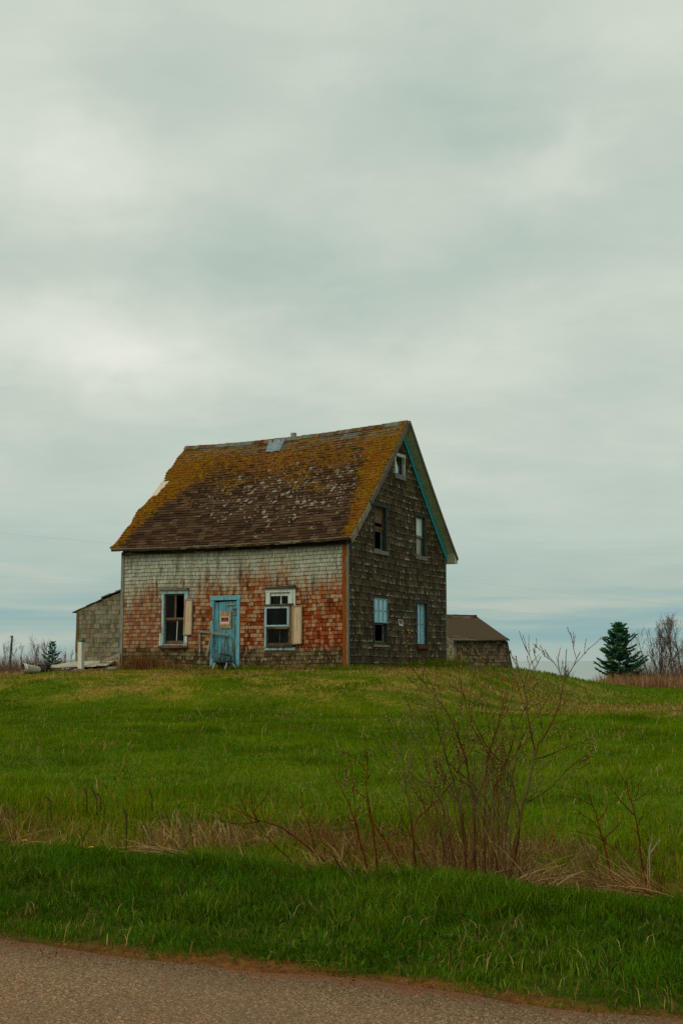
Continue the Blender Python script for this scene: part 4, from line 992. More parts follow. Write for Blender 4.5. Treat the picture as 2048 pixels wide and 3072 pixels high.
# deck, post, stair stringer, bucket, box by the lean-to
t = thing('wooden_deck', 'low collapsed platform of grey boards lying beside the lean-to', 'platform', (-8.3, -.6, zl(-8.3, -.6)))
bz = zl(-8.3, -.6)
def dk(X, Y, z): return (X + 8.3, Y + .6, z - bz)
nb = 8
for k in range(nb):
    y0 = -.78 + .13 * k; xa = -9.72 + .10 * k + random.uniform(-.06, .04); xb = -7.25 - random.uniform(0, .35)
    zf = lambda X, y: np.interp(X, [-9.8, -8.6, -7.0], [-.03, .03, .05]) + .16 * (y + .78) + random.uniform(-.006, .006)
    mb = MB(); xs = np.linspace(xa, xb, 6); P_ = []; 
    for X in xs:
        z = float(zf(X, y0)) + .05
        P_.append([(X, y0, z), (X, y0 + .122, z + .010), (X, y0 + .122, z - .02), (X, y0, z - .03)])
    vs = [dk(*p) for q in P_ for p in q]; fs = [(0, 1, 2, 3), tuple(4 * 5 + i for i in (3, 2, 1, 0))]
    for i in range(5):
        for j in range(4): fs.append((4 * i + j, 4 * i + (j + 1) % 4, 4 * i + 4 + (j + 1) % 4, 4 * i + 4 + j))
    mb.add(vs, fs, random.random()); mb.build('board', 'deck_wood', t)
mb = MB(); mb.beam(dk(-9.6, -.72, -.075), dk(-7.3, -.70, -.015), .06, .05); mb.beam(dk(-9.3, .05, .06), dk(-7.4, .05, .06), .06, .05); mb.build('joist', 'dark_sill', t)
pz = zl(-8.03, -.86)
t = thing('white_post', 'square white painted post with a green top beside the grey deck', 'post', (-8.03, -.86, pz))
mb = MB(); h = .775 - pz; mb.prism(lambda u, z, d: (u, d, z), [(-.055, -.05), (.075, -.05), (.062, h), (-.085, h)], -.07, .07); mb.build('shaft', 'post_white', t, bevel=.006)
mb = MB(); mb.box((-.10, -.085, h + .001), (.08, .085, h + .028)); mb.beam((-.08, 0, h + .04), (.075, 0, h + .05), .035, .1); mb.build('cap', 'cap_green', t, bevel=.005)
mb = MB()
sx = zl(-7.05, -.33)
t = thing('stair_stringer', 'pale sloping plank and upright left from old steps at the house corner', 'stair frame', (-7.4, -.33, sx))
q = lambda u, z, d: (u + 7.4, -d, z - sx)
mb = MB(); mb.prism(q, [(-7.80, .10), (-7.10, .345), (-7.095, .445), (-7.74, .215)], -.02, .02); mb.build('plank', 'pale_board', t, bevel=.003)
mb = MB(); mb.prism(q, [(-7.095, sx - .05), (-7.025, sx - .05), (-7.035, .44), (-7.095, .44)], -.035, .035); mb.build('post', 'pale_board', t, bevel=.003)
mb = MB(); mb.prism(q, [(-7.75, sx - .03), (-7.1, sx - .02), (-7.1, .03 + .04), (-7.75, .02 + .03)], -.05, -.02); mb.build('board', 'deck_wood', t)

bz = zl(-9.45, -1.3)
t = thing('plastic_bucket', 'white plastic bucket lying on its side in the grass by the deck', 'bucket', (-9.45, -1.3, bz + .125), rz=1.15)
mb = MB(); prof_ = [(-.27, .142), (-.262, .147), (-.235, .147), (-.233, .138), (-.19, .136), (-.188, .143), (-.178, .143), (-.176, .134), (.25, .092), (.255, .086), (.256, .0)]
def lathe(mb, pr, k=28, tilt=.10):
    vs = []; fs = []
    for x, r in pr:
        for j in range(k):
            a = 6.2832 * j / k; y, z = r * math.cos(a), r * math.sin(a)
            vs.append((x, y, z - x * tilt))
    for i in range(len(pr) - 1):
        for j in range(k): fs.append((i * k + j, i * k + (j + 1) % k, (i + 1) * k + (j + 1) % k, (i + 1) * k + j))
    mb.add(vs, fs, .5)
lathe(mb, prof_); mb.build('body', 'bucket_plastic', t, smooth=True)
mb = MB(); lathe(mb, [(-.27, .1419), (-.262, .134), (-.1, .124), (.2, .09), (.215, .0)]); mb.build('inside', 'bucket_inner', t, smooth=True)
mb = MB(); a = [(-.245, .15 * math.cos(x), -.02 + .15 * math.sin(x) - .0) for x in np.linspace(-2.9, -.25, 12)]; mb.tube([(x - .05 * math.sin(i / 11 * 3.14), y, z + .02) for i, (x, y, z) in enumerate(a)], [.004] * 12, 5); mb.build('handle', 'wire_black', t)
gz = zl(-9.37, -.9)
t = thing('storage_box', 'black plastic box sitting on the near end of the grey deck', 'box', (-9.37, -.86, -.035), rz=.07)
mb = MB(); mb.box((-.19, -.12, .005), (.195, .12, .14)); mb.build('body', 'black_plastic', t, bevel=.012)
mb = MB(); mb.box((-.20, -.13, .142), (.205, .13, .165)); mb.build('lid', 'black_plastic', t, bevel=.008)
mb = MB(); mb.tube([(-.11, -.14, .15), (-.10, -.145, .06), (-.09, -.15, -.04), (-.085, -.15, -.15)], [.008, .010, .009, .007], 6); mb.build('strap', 'pale_board', t)
mb = MB(); mb.beam((-.17, 0, -.09), (.13, .05, .05), .05, .035); o = mb.build('plank_offcut', 'pale_board', None, bevel=.003); o.matrix_world = ROOT @ Matrix.Translation((-9.66, -.95, .085)); tag(o, 'short pale offcut of wood leaning behind the bucket', 'wood offcut')
for k, (X, Y, s) in enumerate(((-8.05, -.98, .11), (-7.86, -.95, .07), (-8.2, -.97, .06), (-7.72, -.92, .05))):
    mb = MB(); vs = []; rr = random.Random(k)
    bm = bmesh.new(); bmesh.ops.create_icosphere(bm, subdivisions=2, radius=s)
    for v in bm.verts: v.co = Vector((v.co.x * 1.5, v.co.y, v.co.z * .6)) * (1 + .25 * (rr.random() - .5))
    mb.add([v.co[:] for v in bm.verts], [tuple(v.index for v in f.verts) for f in bm.faces]); bm.free()
    o = mb.build('foundation_stone', 'stone'); o.matrix_world = ROOT @ Matrix.Translation((X, Y, zl(X, Y) + s * .25)); o['physics'] = 'rest'
    tag(o, ['flat grey stone under the foot of the white post', 'fist sized stone just right of the white post', 'small grey stone just left of the white post', 'smallest grey stone at the edge of the deck right of the white post'][k], 'stone', 'loose stones around the white post')

# ------------------------------------------------------------------ the leaning shed behind the mound
def make_shed():
    base = Vector((view_point(1356.4, 1924.7, 57).x, 57, .36)); rz = math.radians(25)
    t = thing('leaning_shed', 'small leaning shingled shed with a brown roof behind the house', 'shed', base, local=False, rz=rz)
    LN, HD, ZE, ZR = 2.91, 2.84, 2.12, 3.36
    def shear(u, z): return u + (ZE - z) * (.05 + .155 * u / LN)
    PFs = lambda u, z, d: (shear(u, z), -d + .08, z)
    PGs = lambda u, z, d: (-d + shear(.12, z), u, z)
    ez = lambda u: ZE + .05 * u / LN + .03 * math.sin(u * 2.0)
    mb = MB(); backing(mb, PFs, .13, LN - .03, -.1, ez, [], -.08, -.001, 10)
    shingle_wall(mb, PFs, .20, LN - .03, 0, ez, .165, (.07, .15), [], thick=.03, zmax=2.3, skip=.03, rough=.016, lean=0)
    mb.build('wall', 'shed_shingle', t, fix=False)
    mb = MB(); gz = lambda y: ZE + (ZR - ZE) * (1 - abs(y - HD) / HD) - .03
    backing(mb, PGs, .1, 2 * HD - .1, -.1, gz, [], -.08, -.001, 14)
    shingle_wall(mb, PGs, .14, 2 * HD - .1, 0, gz, .165, (.1, .2), [], thick=.02, zmax=3.4, rough=.012)
    backing(mb, lambda u, z, d: (shear(LN - .05, z) + d, u, z), .1, 2 * HD - .1, -.1, gz, [], -.08, 0, 14)
    backing(mb, lambda u, z, d: (shear(u, z), 2 * HD - .1 + d, z), .13, LN - .03, -.1, lambda u: ZE, [], -.08, 0, 3)
    mb.build('wall', 'lean_to_shingle', t, 'lighter shingled gable end', fix=False)
    mb = MB(); rows = 20
    for s in (0, 1):
        for i in range(rows):
            a, b = i / rows, min((i + 1.1) / rows, 1.0); x = -.02 + random.uniform(-.03, .01)
            while x < LN:
                w = random.uniform(.25, .4); xe = min(x + w, LN + .04 + random.uniform(-.02, .01)); 
                if LN - xe < .1: xe = LN + .04 + random.uniform(-.03, .01)
                f = lambda X, v, o: (X, (-.14 + (HD + .14) * v) if s == 0 else (2 * HD + .14 - (HD + .14) * v), ZE - .02 + (ZR - ZE + .02) * v + .05 * X / LN * (1 - v) - .05 * math.sin(v * 3.14) + .02 * math.sin(X * 2 + 1) * (1 - v) + o)
                vs = [f(x, a, .045), f(xe, a, .045), f(xe, b, .025), f(x, b, .025), f(x, a, .02), f(xe, a, .02)]
                mb.add(vs, [(0, 1, 2, 3), (4, 5, 1, 0), (4, 0, 3), (1, 5, 2)], None, [(q[0], q[1] * 1.1, 0) for q in vs]); x = xe + .003
        g = [(-.02, 0), (LN + .02, 0), (LN + .02, 1), (-.02, 1)]
        lo = [f(X, v, -.02) for X, v in g]; hi = [f(X, v, .018) for X, v in g]
        mb.add(lo + hi, [(3, 2, 1, 0), (4, 5, 6, 7), (0, 1, 5, 4), (1, 2, 6, 5), (2, 3, 7, 6), (3, 0, 4, 7)], .3)
    x = -.04
    while x < LN: mb.box((x, HD - .09, ZR + .0), (min(x + .28, LN + .04), HD + .09, ZR + .045 + random.uniform(0, .015))); x += .285
    mb.build('roof', 'shed_roof', t, fix=False)
    mb = MB(); mb.beam((-.035, -.15, ZE - .10), (-.035, HD, ZR - .05), .13, .03); mb.beam((-.035, 2 * HD + .12, ZE - .09), (-.035, HD, ZR - .05), .12, .03); mb.build('rake_board', 'shed_board', t)
    mb = MB(); mb.prism(PFs, [(.10, -.1), (.20, -.1), (.19, ZE - .02), (.10, ZE - .02)], .02, .06); mb.build('corner_board', 'shed_board', t)
    mb = MB(); mb.prism(PFs, [(LN - .06, -.1), (LN + .02, -.1), (LN + .02, ZE), (LN - .06, ZE)], .0, .05); mb.build('corner_board', 'dark_teal_board', t)
    mb = MB(); zc = 1.61; mb.box((LN + .07, .1, zc - .06), (LN + .25, .24, zc + .05)); mb.beam((LN + .05, .17, zc + .062), (LN + .27, .17, zc + .085), .02, .2); mb.build('nest_box', 'dark_teal_board', t, bevel=.006)
make_shed()

# ------------------------------------------------------------------ plants and trees
def wz(x, y):
    X, Y = loc_xy(x, y); return zl(X, Y) + O.z
def spruce(name, label, base, h, rad, seed, n=150, dens=1.0):
    r = random.Random(seed); t = thing(name, label, 'tree', base, local=False)
    mb = MB(); mb.tube([(0, 0, -.1), (0, 0, h * .5), (.01, 0, h * .97)], [h * .022, h * .014, h * .003], 7); mb.build('trunk', 'spruce_bark', t, smooth=True)
    mb = MB(); br = MB(); cnt = 0
    for i in range(n):
        f = (i + .5) / n; z = h * (.05 + .93 * f ** .95); 
        ln = rad * (1 - f) ** .66 * r.uniform(.50, 1.22) * (.82 if f < .10 else 1) + .01 * h
        if r.random() < .12: ln *= .6
        az = i * 2.39996 + r.uniform(-.4, .4); rise = -.12 + .55 * f
        rise += r.uniform(-.22, .16); d = Vector((math.cos(az), math.sin(az), rise)); sd = Vector((-math.sin(az), math.cos(az), 0))
        pts = []
        for k in range(5):
            u = k / 4; pts.append(Vector((0, 0, z)) + d * ln * u + Vector((0, 0, (.22 * u * u - .10 * math.sin(3.14 * u)) * ln)))
        br.tube(pts, [.010 * h / 3 * (1 - .8 * k / 4) for k in range(5)], 3)
        m = max(4, int(ln / (.04 * h / 3) * dens))
        for k in range(m):
            u = .18 + .82 * (k + r.random()) / m; q = u * 4; a = int(min(q, 3)); p = pts[a].lerp(pts[a + 1], q - a)
            tl = h * .043 * (1.25 - u * .6)
            for s in (-1, 1):
                dd = (d * .75 + sd * s * r.uniform(.5, 1.1) + Vector((0, 0, r.uniform(-.2, .45)))).normalized()
                tip = p + dd * tl * r.uniform(.6, 1.3)
                rn = min(1, max(0, r.gauss(.30 + .3 * (u > .8), .24)))
                for e in range(4):
                    c0 = p.lerp(tip, .1 + .28 * e); nrm = Vector((r.uniform(-1, 1), r.uniform(-1, 1), r.uniform(-.3, 1))).normalized()
                    v1 = dd.cross(nrm).normalized() * h * .0105; e1 = c0 + dd * h * .020
                    mb.add([c0 - v1, c0 + v1, e1 + v1 * .9, e1 + dd * h * .006, e1 - v1 * .9], [(0, 1, 2, 3, 4)], rn); cnt += 1
    br.build('branches', 'spruce_bark', t, fix=False); o = mb.build('crown', 'spruce_needles', t, fix=False)
    return t
b = view_point(1858, 2046, 60); spruce('spruce_tree', 'dense dark blue green spruce at the far edge of the field behind tan reeds', (b.x, 60, wz(b.x, 60)), 1.6 + (1981 - 1869) / FPX * 60 - wz(b.x, 60), 1.26, 3, 140, 1.0)
b = view_point(157, 2000, 56); spruce('spruce_tree', 'small thin spruce among red brown brush beyond the white bucket', (b.x, 56, wz(b.x, 56)), 1.6 + (1981 - 1924) / FPX * 56 - wz(b.x, 56), .56, 5, 60, .8)

def grow(mb, p, d, ln, rad, lev, r, spread=.55, kids=(5, 4, 3), up=.25, k=4, wob=.12, tips=None, minr=.0035):
    n = 5; pts = [Vector(p)]; rr = [rad]; dd = Vector(d).normalized()
    for i in range(n):
        dd = (dd + Vector((r.gauss(0, wob), r.gauss(0, wob), r.gauss(0, wob) + up * .12))).normalized()
        pts.append(pts[-1] + dd * ln / n); rr.append(max(minr, rad * (1 - .75 * (i + 1) / n)))
    mb.add; mb.tube(pts, rr, k if lev > 0 else 3, cap=False)
    if tips is not None: tips.append(pts)
    if lev <= 0: return
    for j in range(kids[-lev] if lev <= len(kids) else 4):
        u = r.uniform(.25, .98); q = u * n; a = min(int(q), n - 1); c = pts[a].lerp(pts[a + 1], q - a)
        t = (pts[a + 1] - pts[a]).normalized(); sd = t.cross(Vector((r.uniform(-1, 1), r.uniform(-1, 1), r.uniform(-1, 1)))).normalized()
        nd = (t + sd * r.uniform(spread * .6, spread * 1.4) + Vector((0, 0, up))).normalized()
        grow(mb, c, nd, ln * r.uniform(.38, .68), max(minr, rr[a] * .6), lev - 1, r, spread, kids, up, k, wob, tips, minr)
def bare_tree(label, px, py, D, top, seed, stems=1, spread=.5, kids=(8, 7, 6), lean=(0, 0), rad=.03, bark_='grey_bark', name='bare_tree', minr=.0055, lev=3):
    r = random.Random(seed); b = view_point(px, py, D); z0 = wz(b.x, D)
    t = thing(name, label, 'tree', (b.x, D, z0), local=False); H = 1.6 + (1981 - top) / FPX * D - z0
    mb = MB(); cr = MB()
    for s in range(stems):
        d = Vector((lean[0] + r.uniform(-.3, .3) * (stems > 1), lean[1] + r.uniform(-.3, .3) * (stems > 1), 1)); n = 6
        pts = [Vector((r.uniform(-.08, .08) * (stems > 1), 0, -.08))]; rr = [rad]; dd = d.normalized(); ln = H * r.uniform(.8, 1) if s else H
        for i in range(n):
            dd = (dd + Vector((r.gauss(0, .06), r.gauss(0, .06), .05))).normalized(); pts.append(pts[-1] + dd * ln / n / max(dd.z, .5) * .97); rr.append(max(minr, rad * (1 - .85 * (i + 1) / n)))
        mb.tube(pts, rr, 5)
        for j in range(kids[0]):
            u = r.uniform(.18, .95); q = u * n; a = min(int(q), n - 1); c = pts[a].lerp(pts[a + 1], q - a); az = r.uniform(0, 6.28)
            nd = Vector((math.cos(az) * spread, math.sin(az) * spread, .8))
            grow(cr, c, nd, H * r.uniform(.22, .42) * (1.15 - u * .6), rr[a] * .55, lev - 2, r, .5, kids, .3, 3, .12, None, minr)
    mb.build('trunk', bark_, t, fix=False); cr.build('crown', bark_, t, fix=False); return t
G = 'bare trees at the field edge'
bare_tree('tall bare grey tree with a straight trunk right of the spruce', 2017, 2050, 63, 1848, 1, 1, .55, (34, 7, 5), (.03, 0), .05)
bare_tree('bushy bare tree of many upright stems between the spruce and the tall bare tree', 1978, 2050, 65, 1872, 2, 7, .45, (14, 6, 5), (0, 0), .03)
bare_tree('bare tree arching left over the spruce top side', 1958, 2050, 64, 1895, 3, 2, .45, (13, 5, 4), (-.55, 0), .03)
bare_tree('bare tree cut by the right edge of the picture', 2052, 2050, 66, 1880, 4, 4, .5, (16, 6, 5), (0, 0), .035)
bare_tree('thin bare bush left of the spruce beyond the mound', 1706, 2048, 60, 1990, 14, 7, .45, (7, 4, 3), (0, 0), .012, minr=.004)
for i, (px, top, ln, lab) in enumerate(((127, 1918, 0, 'slender bare sapling just left of the small thin spruce'), (192, 1928, -.4, 'bare sapling leaning left beside the small thin spruce'), (205, 1950, .1, 'short bare sapling close to the lean-to wall'), (95, 1928, .05, 'thin bare sapling standing in the red brown brush right of the old pole'), (60, 1935, -.05, 'thin bare sapling in the brush above the white bucket'), (12, 1920, .08, 'bare sapling at the left edge beside the old pole'))):
    bare_tree(lab, px, 2000, 66 + i * 1.3, top, 30 + i, 2 if ln == 0 else 3, .4, (9, 4, 3), (ln, 0), .018, minr=.0055, name='bare_sapling')
def brush(name, n, a0, a1, d0, d1, h0, h1, label, mat='brush_twig', w=(.010, .022), cn=.9):
    d = RNG.uniform(d0, d1, n); x = d * RNG.uniform(a0, a1, n); X, Y = loc_xy(x, d)
    h = RNG.uniform(h0, h1, n) * (.45 + .9 * fbm(x * cn, d * .4, 19))
    return blades(name, X, Y, h, RNG.uniform(*w, n), RNG.uniform(0, 6.28, n), np.clip(RNG.beta(2, 4, n), .02, .8), RNG.random(n), mat, label, 'brush')
brush('brush', 11000, -.36, -.222, 58, 70, .7, 1.65, 'mass of red brown brush on the left beyond the deck', w=(.008, .018))
brush('brush', 2200, -.36, -.190, 60, 74, 1.1, 2.3, 'thin pale twigs rising out of the left hand brush', w=(.006, .011), mat='brush_twig')
brush('brush', 5000, .222, .36, 59.5, 63, .5, 1.25, 'reddish thicket under the bare trees on the right', w=(.008, .016))
brush('brush', 5000, .208, .36, 63, 68, .8, 2.1, 'grey bare thicket behind the right hand trees', w=(.006, .014), mat='brush_twig')
# old pole on the left, dark boulder by the spruce, wires
b = view_point(32.7, 1985, 60); z0 = wz(b.x, 60)
t = thing('wooden_pole', 'old leaning grey pole standing in the brush at the far left', 'pole', (b.x, 60, z0), local=False)
mb = MB(); Hh = 1.6 + (1981 - 1907) / FPX * 60 - z0
mb.tube([(-.07, 0, -.2), (-.03, 0, Hh * .4), (.0, 0, Hh * .7), (.04, 0, Hh)], [.06, .055, .05, .042], 8); mb.build('shaft', 'pole_wood', t)
mb = MB(); mb.beam((-.06, -.05, Hh - .07), (.08, -.05, Hh - .05), .04, .03); mb.build('stub', 'pole_wood', t)
b = view_point(1929, 2046, 58); z0 = wz(b.x, 58); mb = MB(); bm = bmesh.new(); bmesh.ops.create_icosphere(bm, subdivisions=3, radius=.16); rr = random.Random(4)
for v in bm.verts: n = v.co.normalized(); v.co = Vector((v.co.x * 1.3, v.co.y, v.co.z * .8)) * (1 + .25 * float(fbm(n.x * 2 + 5, n.y * 2 + n.z * 3 + 5, 3)))
mb.add([v.co[:] for v in bm.verts], [tuple(v.index for v in f.verts) for f in bm.faces]); bm.free(); simple('dark_stone', lin(52, 50, 46), .9, .2, 0, lin(30, 28, 24), 9)
o = mb.build('boulder', 'dark_stone', smooth=True); o.location = (b.x, 58, z0 + .14); tag(o, 'small dark boulder in the tan reeds right of the spruce', 'rock')
def wire(y0, y1, y2, lab, D=90):
    a = view_point(-1500, y0, D); m = view_point(900, y1, D + 6); e = view_point(3400, y2, D + 12); mb = MB()
    pts = []
    for i in range(41):
        u = i / 40; pts.append(a * (1 - u) * (1 - 2 * u) + m * 4 * u * (1 - u) + e * u * (2 * u - 1))
    mb.tube(pts, [.0032] * 41, 4); o = mb.build('overhead_wire', 'wire_grey', fix=False); tag(o, lab, 'wire', 'overhead wires')
wire(1470, 1690, 1990, 'upper of two faint wires crossing the sky behind the house')
wire(1640, 1790, 1985, 'lower of two faint wires crossing the sky behind the house')

# shrubs in the ditch: stems traced at their own depth
def shrub(name, label, cat, base, stems, D, bark_, org, k, twig=(.10, .34), per=.10, seed=1, r0=.011, buds=True, tw_from=.35, sub=True, bud_mat='catkin', rscale=1.0):
    r = random.Random(seed); bw = view_point(org[0] + base[0] * k, org[1] + base[1] * k, D); bw.z = wz(bw.x, bw.y)
    t = thing(name, label, cat, bw, local=False); bm_ = MB()
    for pl, rad, dz in stems:
        mb = MB(); pts = []
        for i, (x, y) in enumerate(pl):
            u = i / max(1, len(pl) - 1); pts.append(view_point(org[0] + x * k, org[1] + y * k, D + dz[0] * (1 - u) + dz[1] * u) - bw)
        # finer, slightly wavy line
        fine = []
        for a, b in zip(pts[:-1], pts[1:]):
            m = max(2, int((b - a).length / .05))
            for q in range(m): fine.append(a.lerp(b, q / m))
        fine.append(pts[-1])
        for _ in range(3): fine = [fine[0]] + [(fine[i - 1] + fine[i] * 2 + fine[i + 1]) / 4 for i in range(1, len(fine) - 1)] + [fine[-1]]
        fine = [fine[0]] + [p + Vector((r.gauss(0, .003), r.gauss(0, .005), r.gauss(0, .002))) for p in fine[1:]]
        if pl[0][1] >= base[1] - 60: fine = [fine[0] + Vector((0, 0, -.25))] + fine
        n = len(fine); rr = [max(.0028, rad * rscale * (1 - .82 * (i / n))) for i in range(n)]
        mb.tube(fine, rr, 6, cap=False); acc = 0
        for i in range(1, n - 1):
            acc += (fine[i + 1] - fine[i]).length; u = i / n
            if u > tw_from and acc > per * r.uniform(.6, 1.5) * (1 + 3.4 * max(0, (u - .72) / .28)):
                acc = 0; td = (fine[i + 1] - fine[i]).normalized(); sd = td.cross(Vector((r.uniform(-.4, .4), 1, r.uniform(-.4, .4)))).normalized() * r.choice((-1, 1))
                nd = (td * .8 + sd * r.uniform(.35, .9) + Vector((0, r.uniform(-.4, .4), .2))).normalized(); ln = r.uniform(*twig) * (1.1 - .5 * u)
                tips = []; grow(mb, fine[i], nd, ln, max(.002, rr[i] * .5), 1 if sub else 0, r, .6, (3,), .3, 4, .10, tips, .0021)
                if buds:
                    for tp in tips:
                        for a, b in zip(tp[1:-1], tp[2:]):
                            if r.random() < .75:
                                dd = (b - a).normalized(); off = Vector((r.uniform(-1, 1), r.uniform(-1, 1), r.uniform(-1, 1))) * .006; bm_.bud(a + off, dd + Vector((r.uniform(-.5, .5), 0, r.uniform(0, .6))), r.uniform(.009, .018), r.uniform(.0026, .0042))
        mb.build('stem', bark_, t, fix=False, smooth=True)
    if buds and bm_.v: o = bm_.build('catkins', bud_mat, t, fix=False); o['kind'] = 'stuff'
    return t
org = (1000, 1900); k = 900 / 1568
ws = [
 ([(735, 1340), (735, 900), (690, 650), (625, 470), (520, 310), (440, 220), (390, 150), (330, 90)], .015, (.0, -.1)),
 ([(735, 900), (790, 770), (830, 560), (880, 400), (905, 270)], .009, (.0, .15)),
 ([(685, 1340), (690, 1070), (640, 820), (600, 690), (540, 480), (520, 300), (540, 180), (560, 130)], .013, (.1, .3)),
 ([(915, 1320), (970, 960), (1015, 800), (1050, 610), (1155, 450), (1190, 330), (1205, 250), (1215, 80)], .016, (-.05, .2)),
 ([(1205, 250), (1150, 150), (1100, 80)], .0036, (.2, .25)), ([(1205, 250), (1250, 170), (1290, 95)], .0036, (.2, .1)),
 ([(1050, 610), (1010, 430), (1000, 280), (950, 160), (920, 100)], .009, (.1, -.05)), ([(1000, 280), (1050, 190), (1080, 120)], .005, (.0, .1)),
 ([(1010, 880), (1150, 800), (1230, 690), (1330, 640)], .008, (.05, -.3)), ([(1040, 660), (1150, 630), (1240, 580), (1360, 550)], .008, (.1, .4)),
 ([(790, 1300), (785, 1000), (800, 640), (860, 480), (900, 380), (860, 260)], .012, (.2, .35)),
 ([(830, 1300), (835, 950), (860, 720), (720, 480), (660, 260), (650, 150)], .012, (-.1, .1)),
 ([(920, 1300), (980, 1000), (930, 750), (870, 660), (800, 600), (700, 400), (740, 160)], .011, (.25, .0)),
 ([(520, 1270), (400, 1050), (300, 860), (235, 790)], .008, (-.1, -.2)),
 ([(420, 1240), (415, 1000), (440, 960), (540, 880), (600, 810), (700, 640), (760, 540)], .010, (.1, .3)),
 ([(430, 1230), (400, 900), (370, 800), (360, 620), (300, 480), (275, 400)], .009, (-.2, -.3)), ([(370, 800), (420, 640), (465, 440), (455, 370)], .006, (-.2, -.2)),
 ([(650, 1290), (560, 860), (450, 740), (380, 660)], .009, (.15, .1)), ([(700, 1300), (660, 900), (560, 700), (480, 470), (400, 400)], .010, (.3, .5)),
 ([(890, 1300), (905, 1000), (940, 700), (1000, 500), (1090, 400), (1120, 330)], .010, (.3, .5)), ([(770, 1310), (840, 800), (930, 600), (970, 440), (1050, 300)], .010, (.35, .3)),
 ([(600, 1290), (560, 1010), (520, 860), (440, 760), (360, 700)], .008, (.0, .2)),
 ([(860, 1300), (820, 900), (700, 760), (560, 640)], .008, (.1, -.2)),
]
shrub('willow_bush', 'large bare willow bush with pale catkins standing in the ditch before the house', 'bush', (780, 1340), ws, 9.35, 'willow_bark', org, k, (.10, .36), .052, 5, rscale=.85)
# denser thin shoots at the foot of the willow
mb = MB(); rr = random.Random(3)
for i in range(62):
    x = rr.uniform(480, 1000); b = view_point(1000 + x * k, 2660, 9.3 + rr.uniform(-.2, .5)); b.z = wz(b.x, b.y) - .03
    grow(mb, b, (rr.gauss(0, .28), rr.gauss(0, .15), 1), rr.uniform(.35, 1.15), .0042, 1, rr, .5, (3,), .2, 4, .08, None, .0016)
o = mb.build('willow_shoots', 'shoot_bark', fix=False); tag(o, 'thin young shoots crowded around the foot of the willow bush', 'shoots', kind='stuff')
shrub('red_stem_shrub', 'slim red stemmed shrub left of the willow bush with upright twigs', 'shrub', (220, 1240), [
 ([(228, 1240), (205, 1010), (175, 860), (170, 700), (185, 600), (160, 520)], .010, (0, .1)), ([(380, 1285), (300, 1130), (210, 1000), (180, 930), (170, 860)], .008, (-.1, .0)),
 ([(175, 1220), (110, 970), (40, 800), (0, 750), (-30, 690)], .009, (.1, .2)), ([(165, 860), (80, 800), (20, 770)], .005, (0, .1)), ([(170, 720), (120, 640), (40, 610)], .004, (.05, 0)), ([(100, 1230), (130, 1080), (110, 900), (95, 660)], .006, (.2, .3))],
 9.5, 'red_bark', org, k, (.08, .24), .10, 8)
org = (640, 2150); k = 600 / 1568
shrub('red_stem_shrub', 'red stemmed shrub leaning far left over the ditch straw', 'shrub', (900, 1150), [
 ([(900, 1155), (760, 1040), (640, 940), (560, 880), (500, 850), (350, 820), (290, 780), (200, 740), (70, 690)], .011, (0, .1)),
 ([(350, 820), (300, 740), (288, 640), (295, 440)], .006, (.05, .0)), ([(310, 760), (430, 620), (455, 510)], .005, (.05, .2)), ([(270, 770), (235, 700), (215, 640)], .004, (.1, .0)),
 ([(360, 822), (220, 855), (100, 830), (0, 790)], .005, (.05, -.1)), ([(600, 1115), (500, 1030), (430, 960), (290, 820), (190, 690)], .006, (.2, .1)),
 ([(820, 1120), (740, 820), (690, 720), (600, 590)], .006, (.3, .3)), ([(690, 720), (695, 620), (725, 520)], .004, (.3, .4)), ([(880, 1140), (860, 840), (780, 800), (720, 740)], .005, (.2, .4))],
 9.9, 'red_bark', org, k, (.06, .18), .13, 9, buds=False, sub=False)
org = (1650, 2250); k = 398 / 1568
shrub('red_stem_shrub', 'spreading red stemmed shrub right of the willow bush above pale straw', 'shrub', (740, 1560), [
 ([(745, 1570), (690, 1380), (650, 1180), (600, 1000), (560, 830), (500, 660), (440, 520), (420, 350)], .009, (0, .1)), ([(500, 655), (380, 590), (260, 540), (150, 545)], .004, (.05, .1)), ([(560, 840), (640, 750), (680, 660)], .004, (.05, .0)),
 ([(630, 1070), (750, 940), (850, 860), (862, 760)], .006, (.0, .2)), ([(530, 860), (430, 810), (300, 700)], .004, (.1, .0)), ([(900, 1340), (800, 1230), (660, 1100), (510, 980), (300, 960)], .005, (.1, .0)), ([(600, 990), (560, 900), (520, 850)], .006, (.05, .0))],
 9.5, 'red_bark', org, k, (.05, .16), .12, 10, buds=False, sub=False)
shrub('red_stem_shrub', 'upright red stemmed shrub near the right edge, taller of the two there', 'shrub', (1130, 1500), [
 ([(1130, 1510), (1070, 1330), (1050, 1080), (1035, 890), (980, 730), (930, 520), (890, 400), (850, 310), (770, 220)], .009, (0, .1)), ([(890, 395), (920, 340), (975, 300)], .004, (.1, .2)), ([(985, 770), (830, 610), (670, 430)], .005, (.1, .0)),
 ([(975, 600), (1110, 540), (1200, 430)], .004, (.1, .3)), ([(1038, 890), (1080, 800), (1110, 730)], .004, (.1, .0)), ([(860, 270), (940, 110)], .003, (.1, .1)), ([(1000, 570), (1070, 350)], .003, (.1, .1))],
 9.9, 'red_bark', org, k, (.05, .16), .12, 11, buds=False, sub=False)
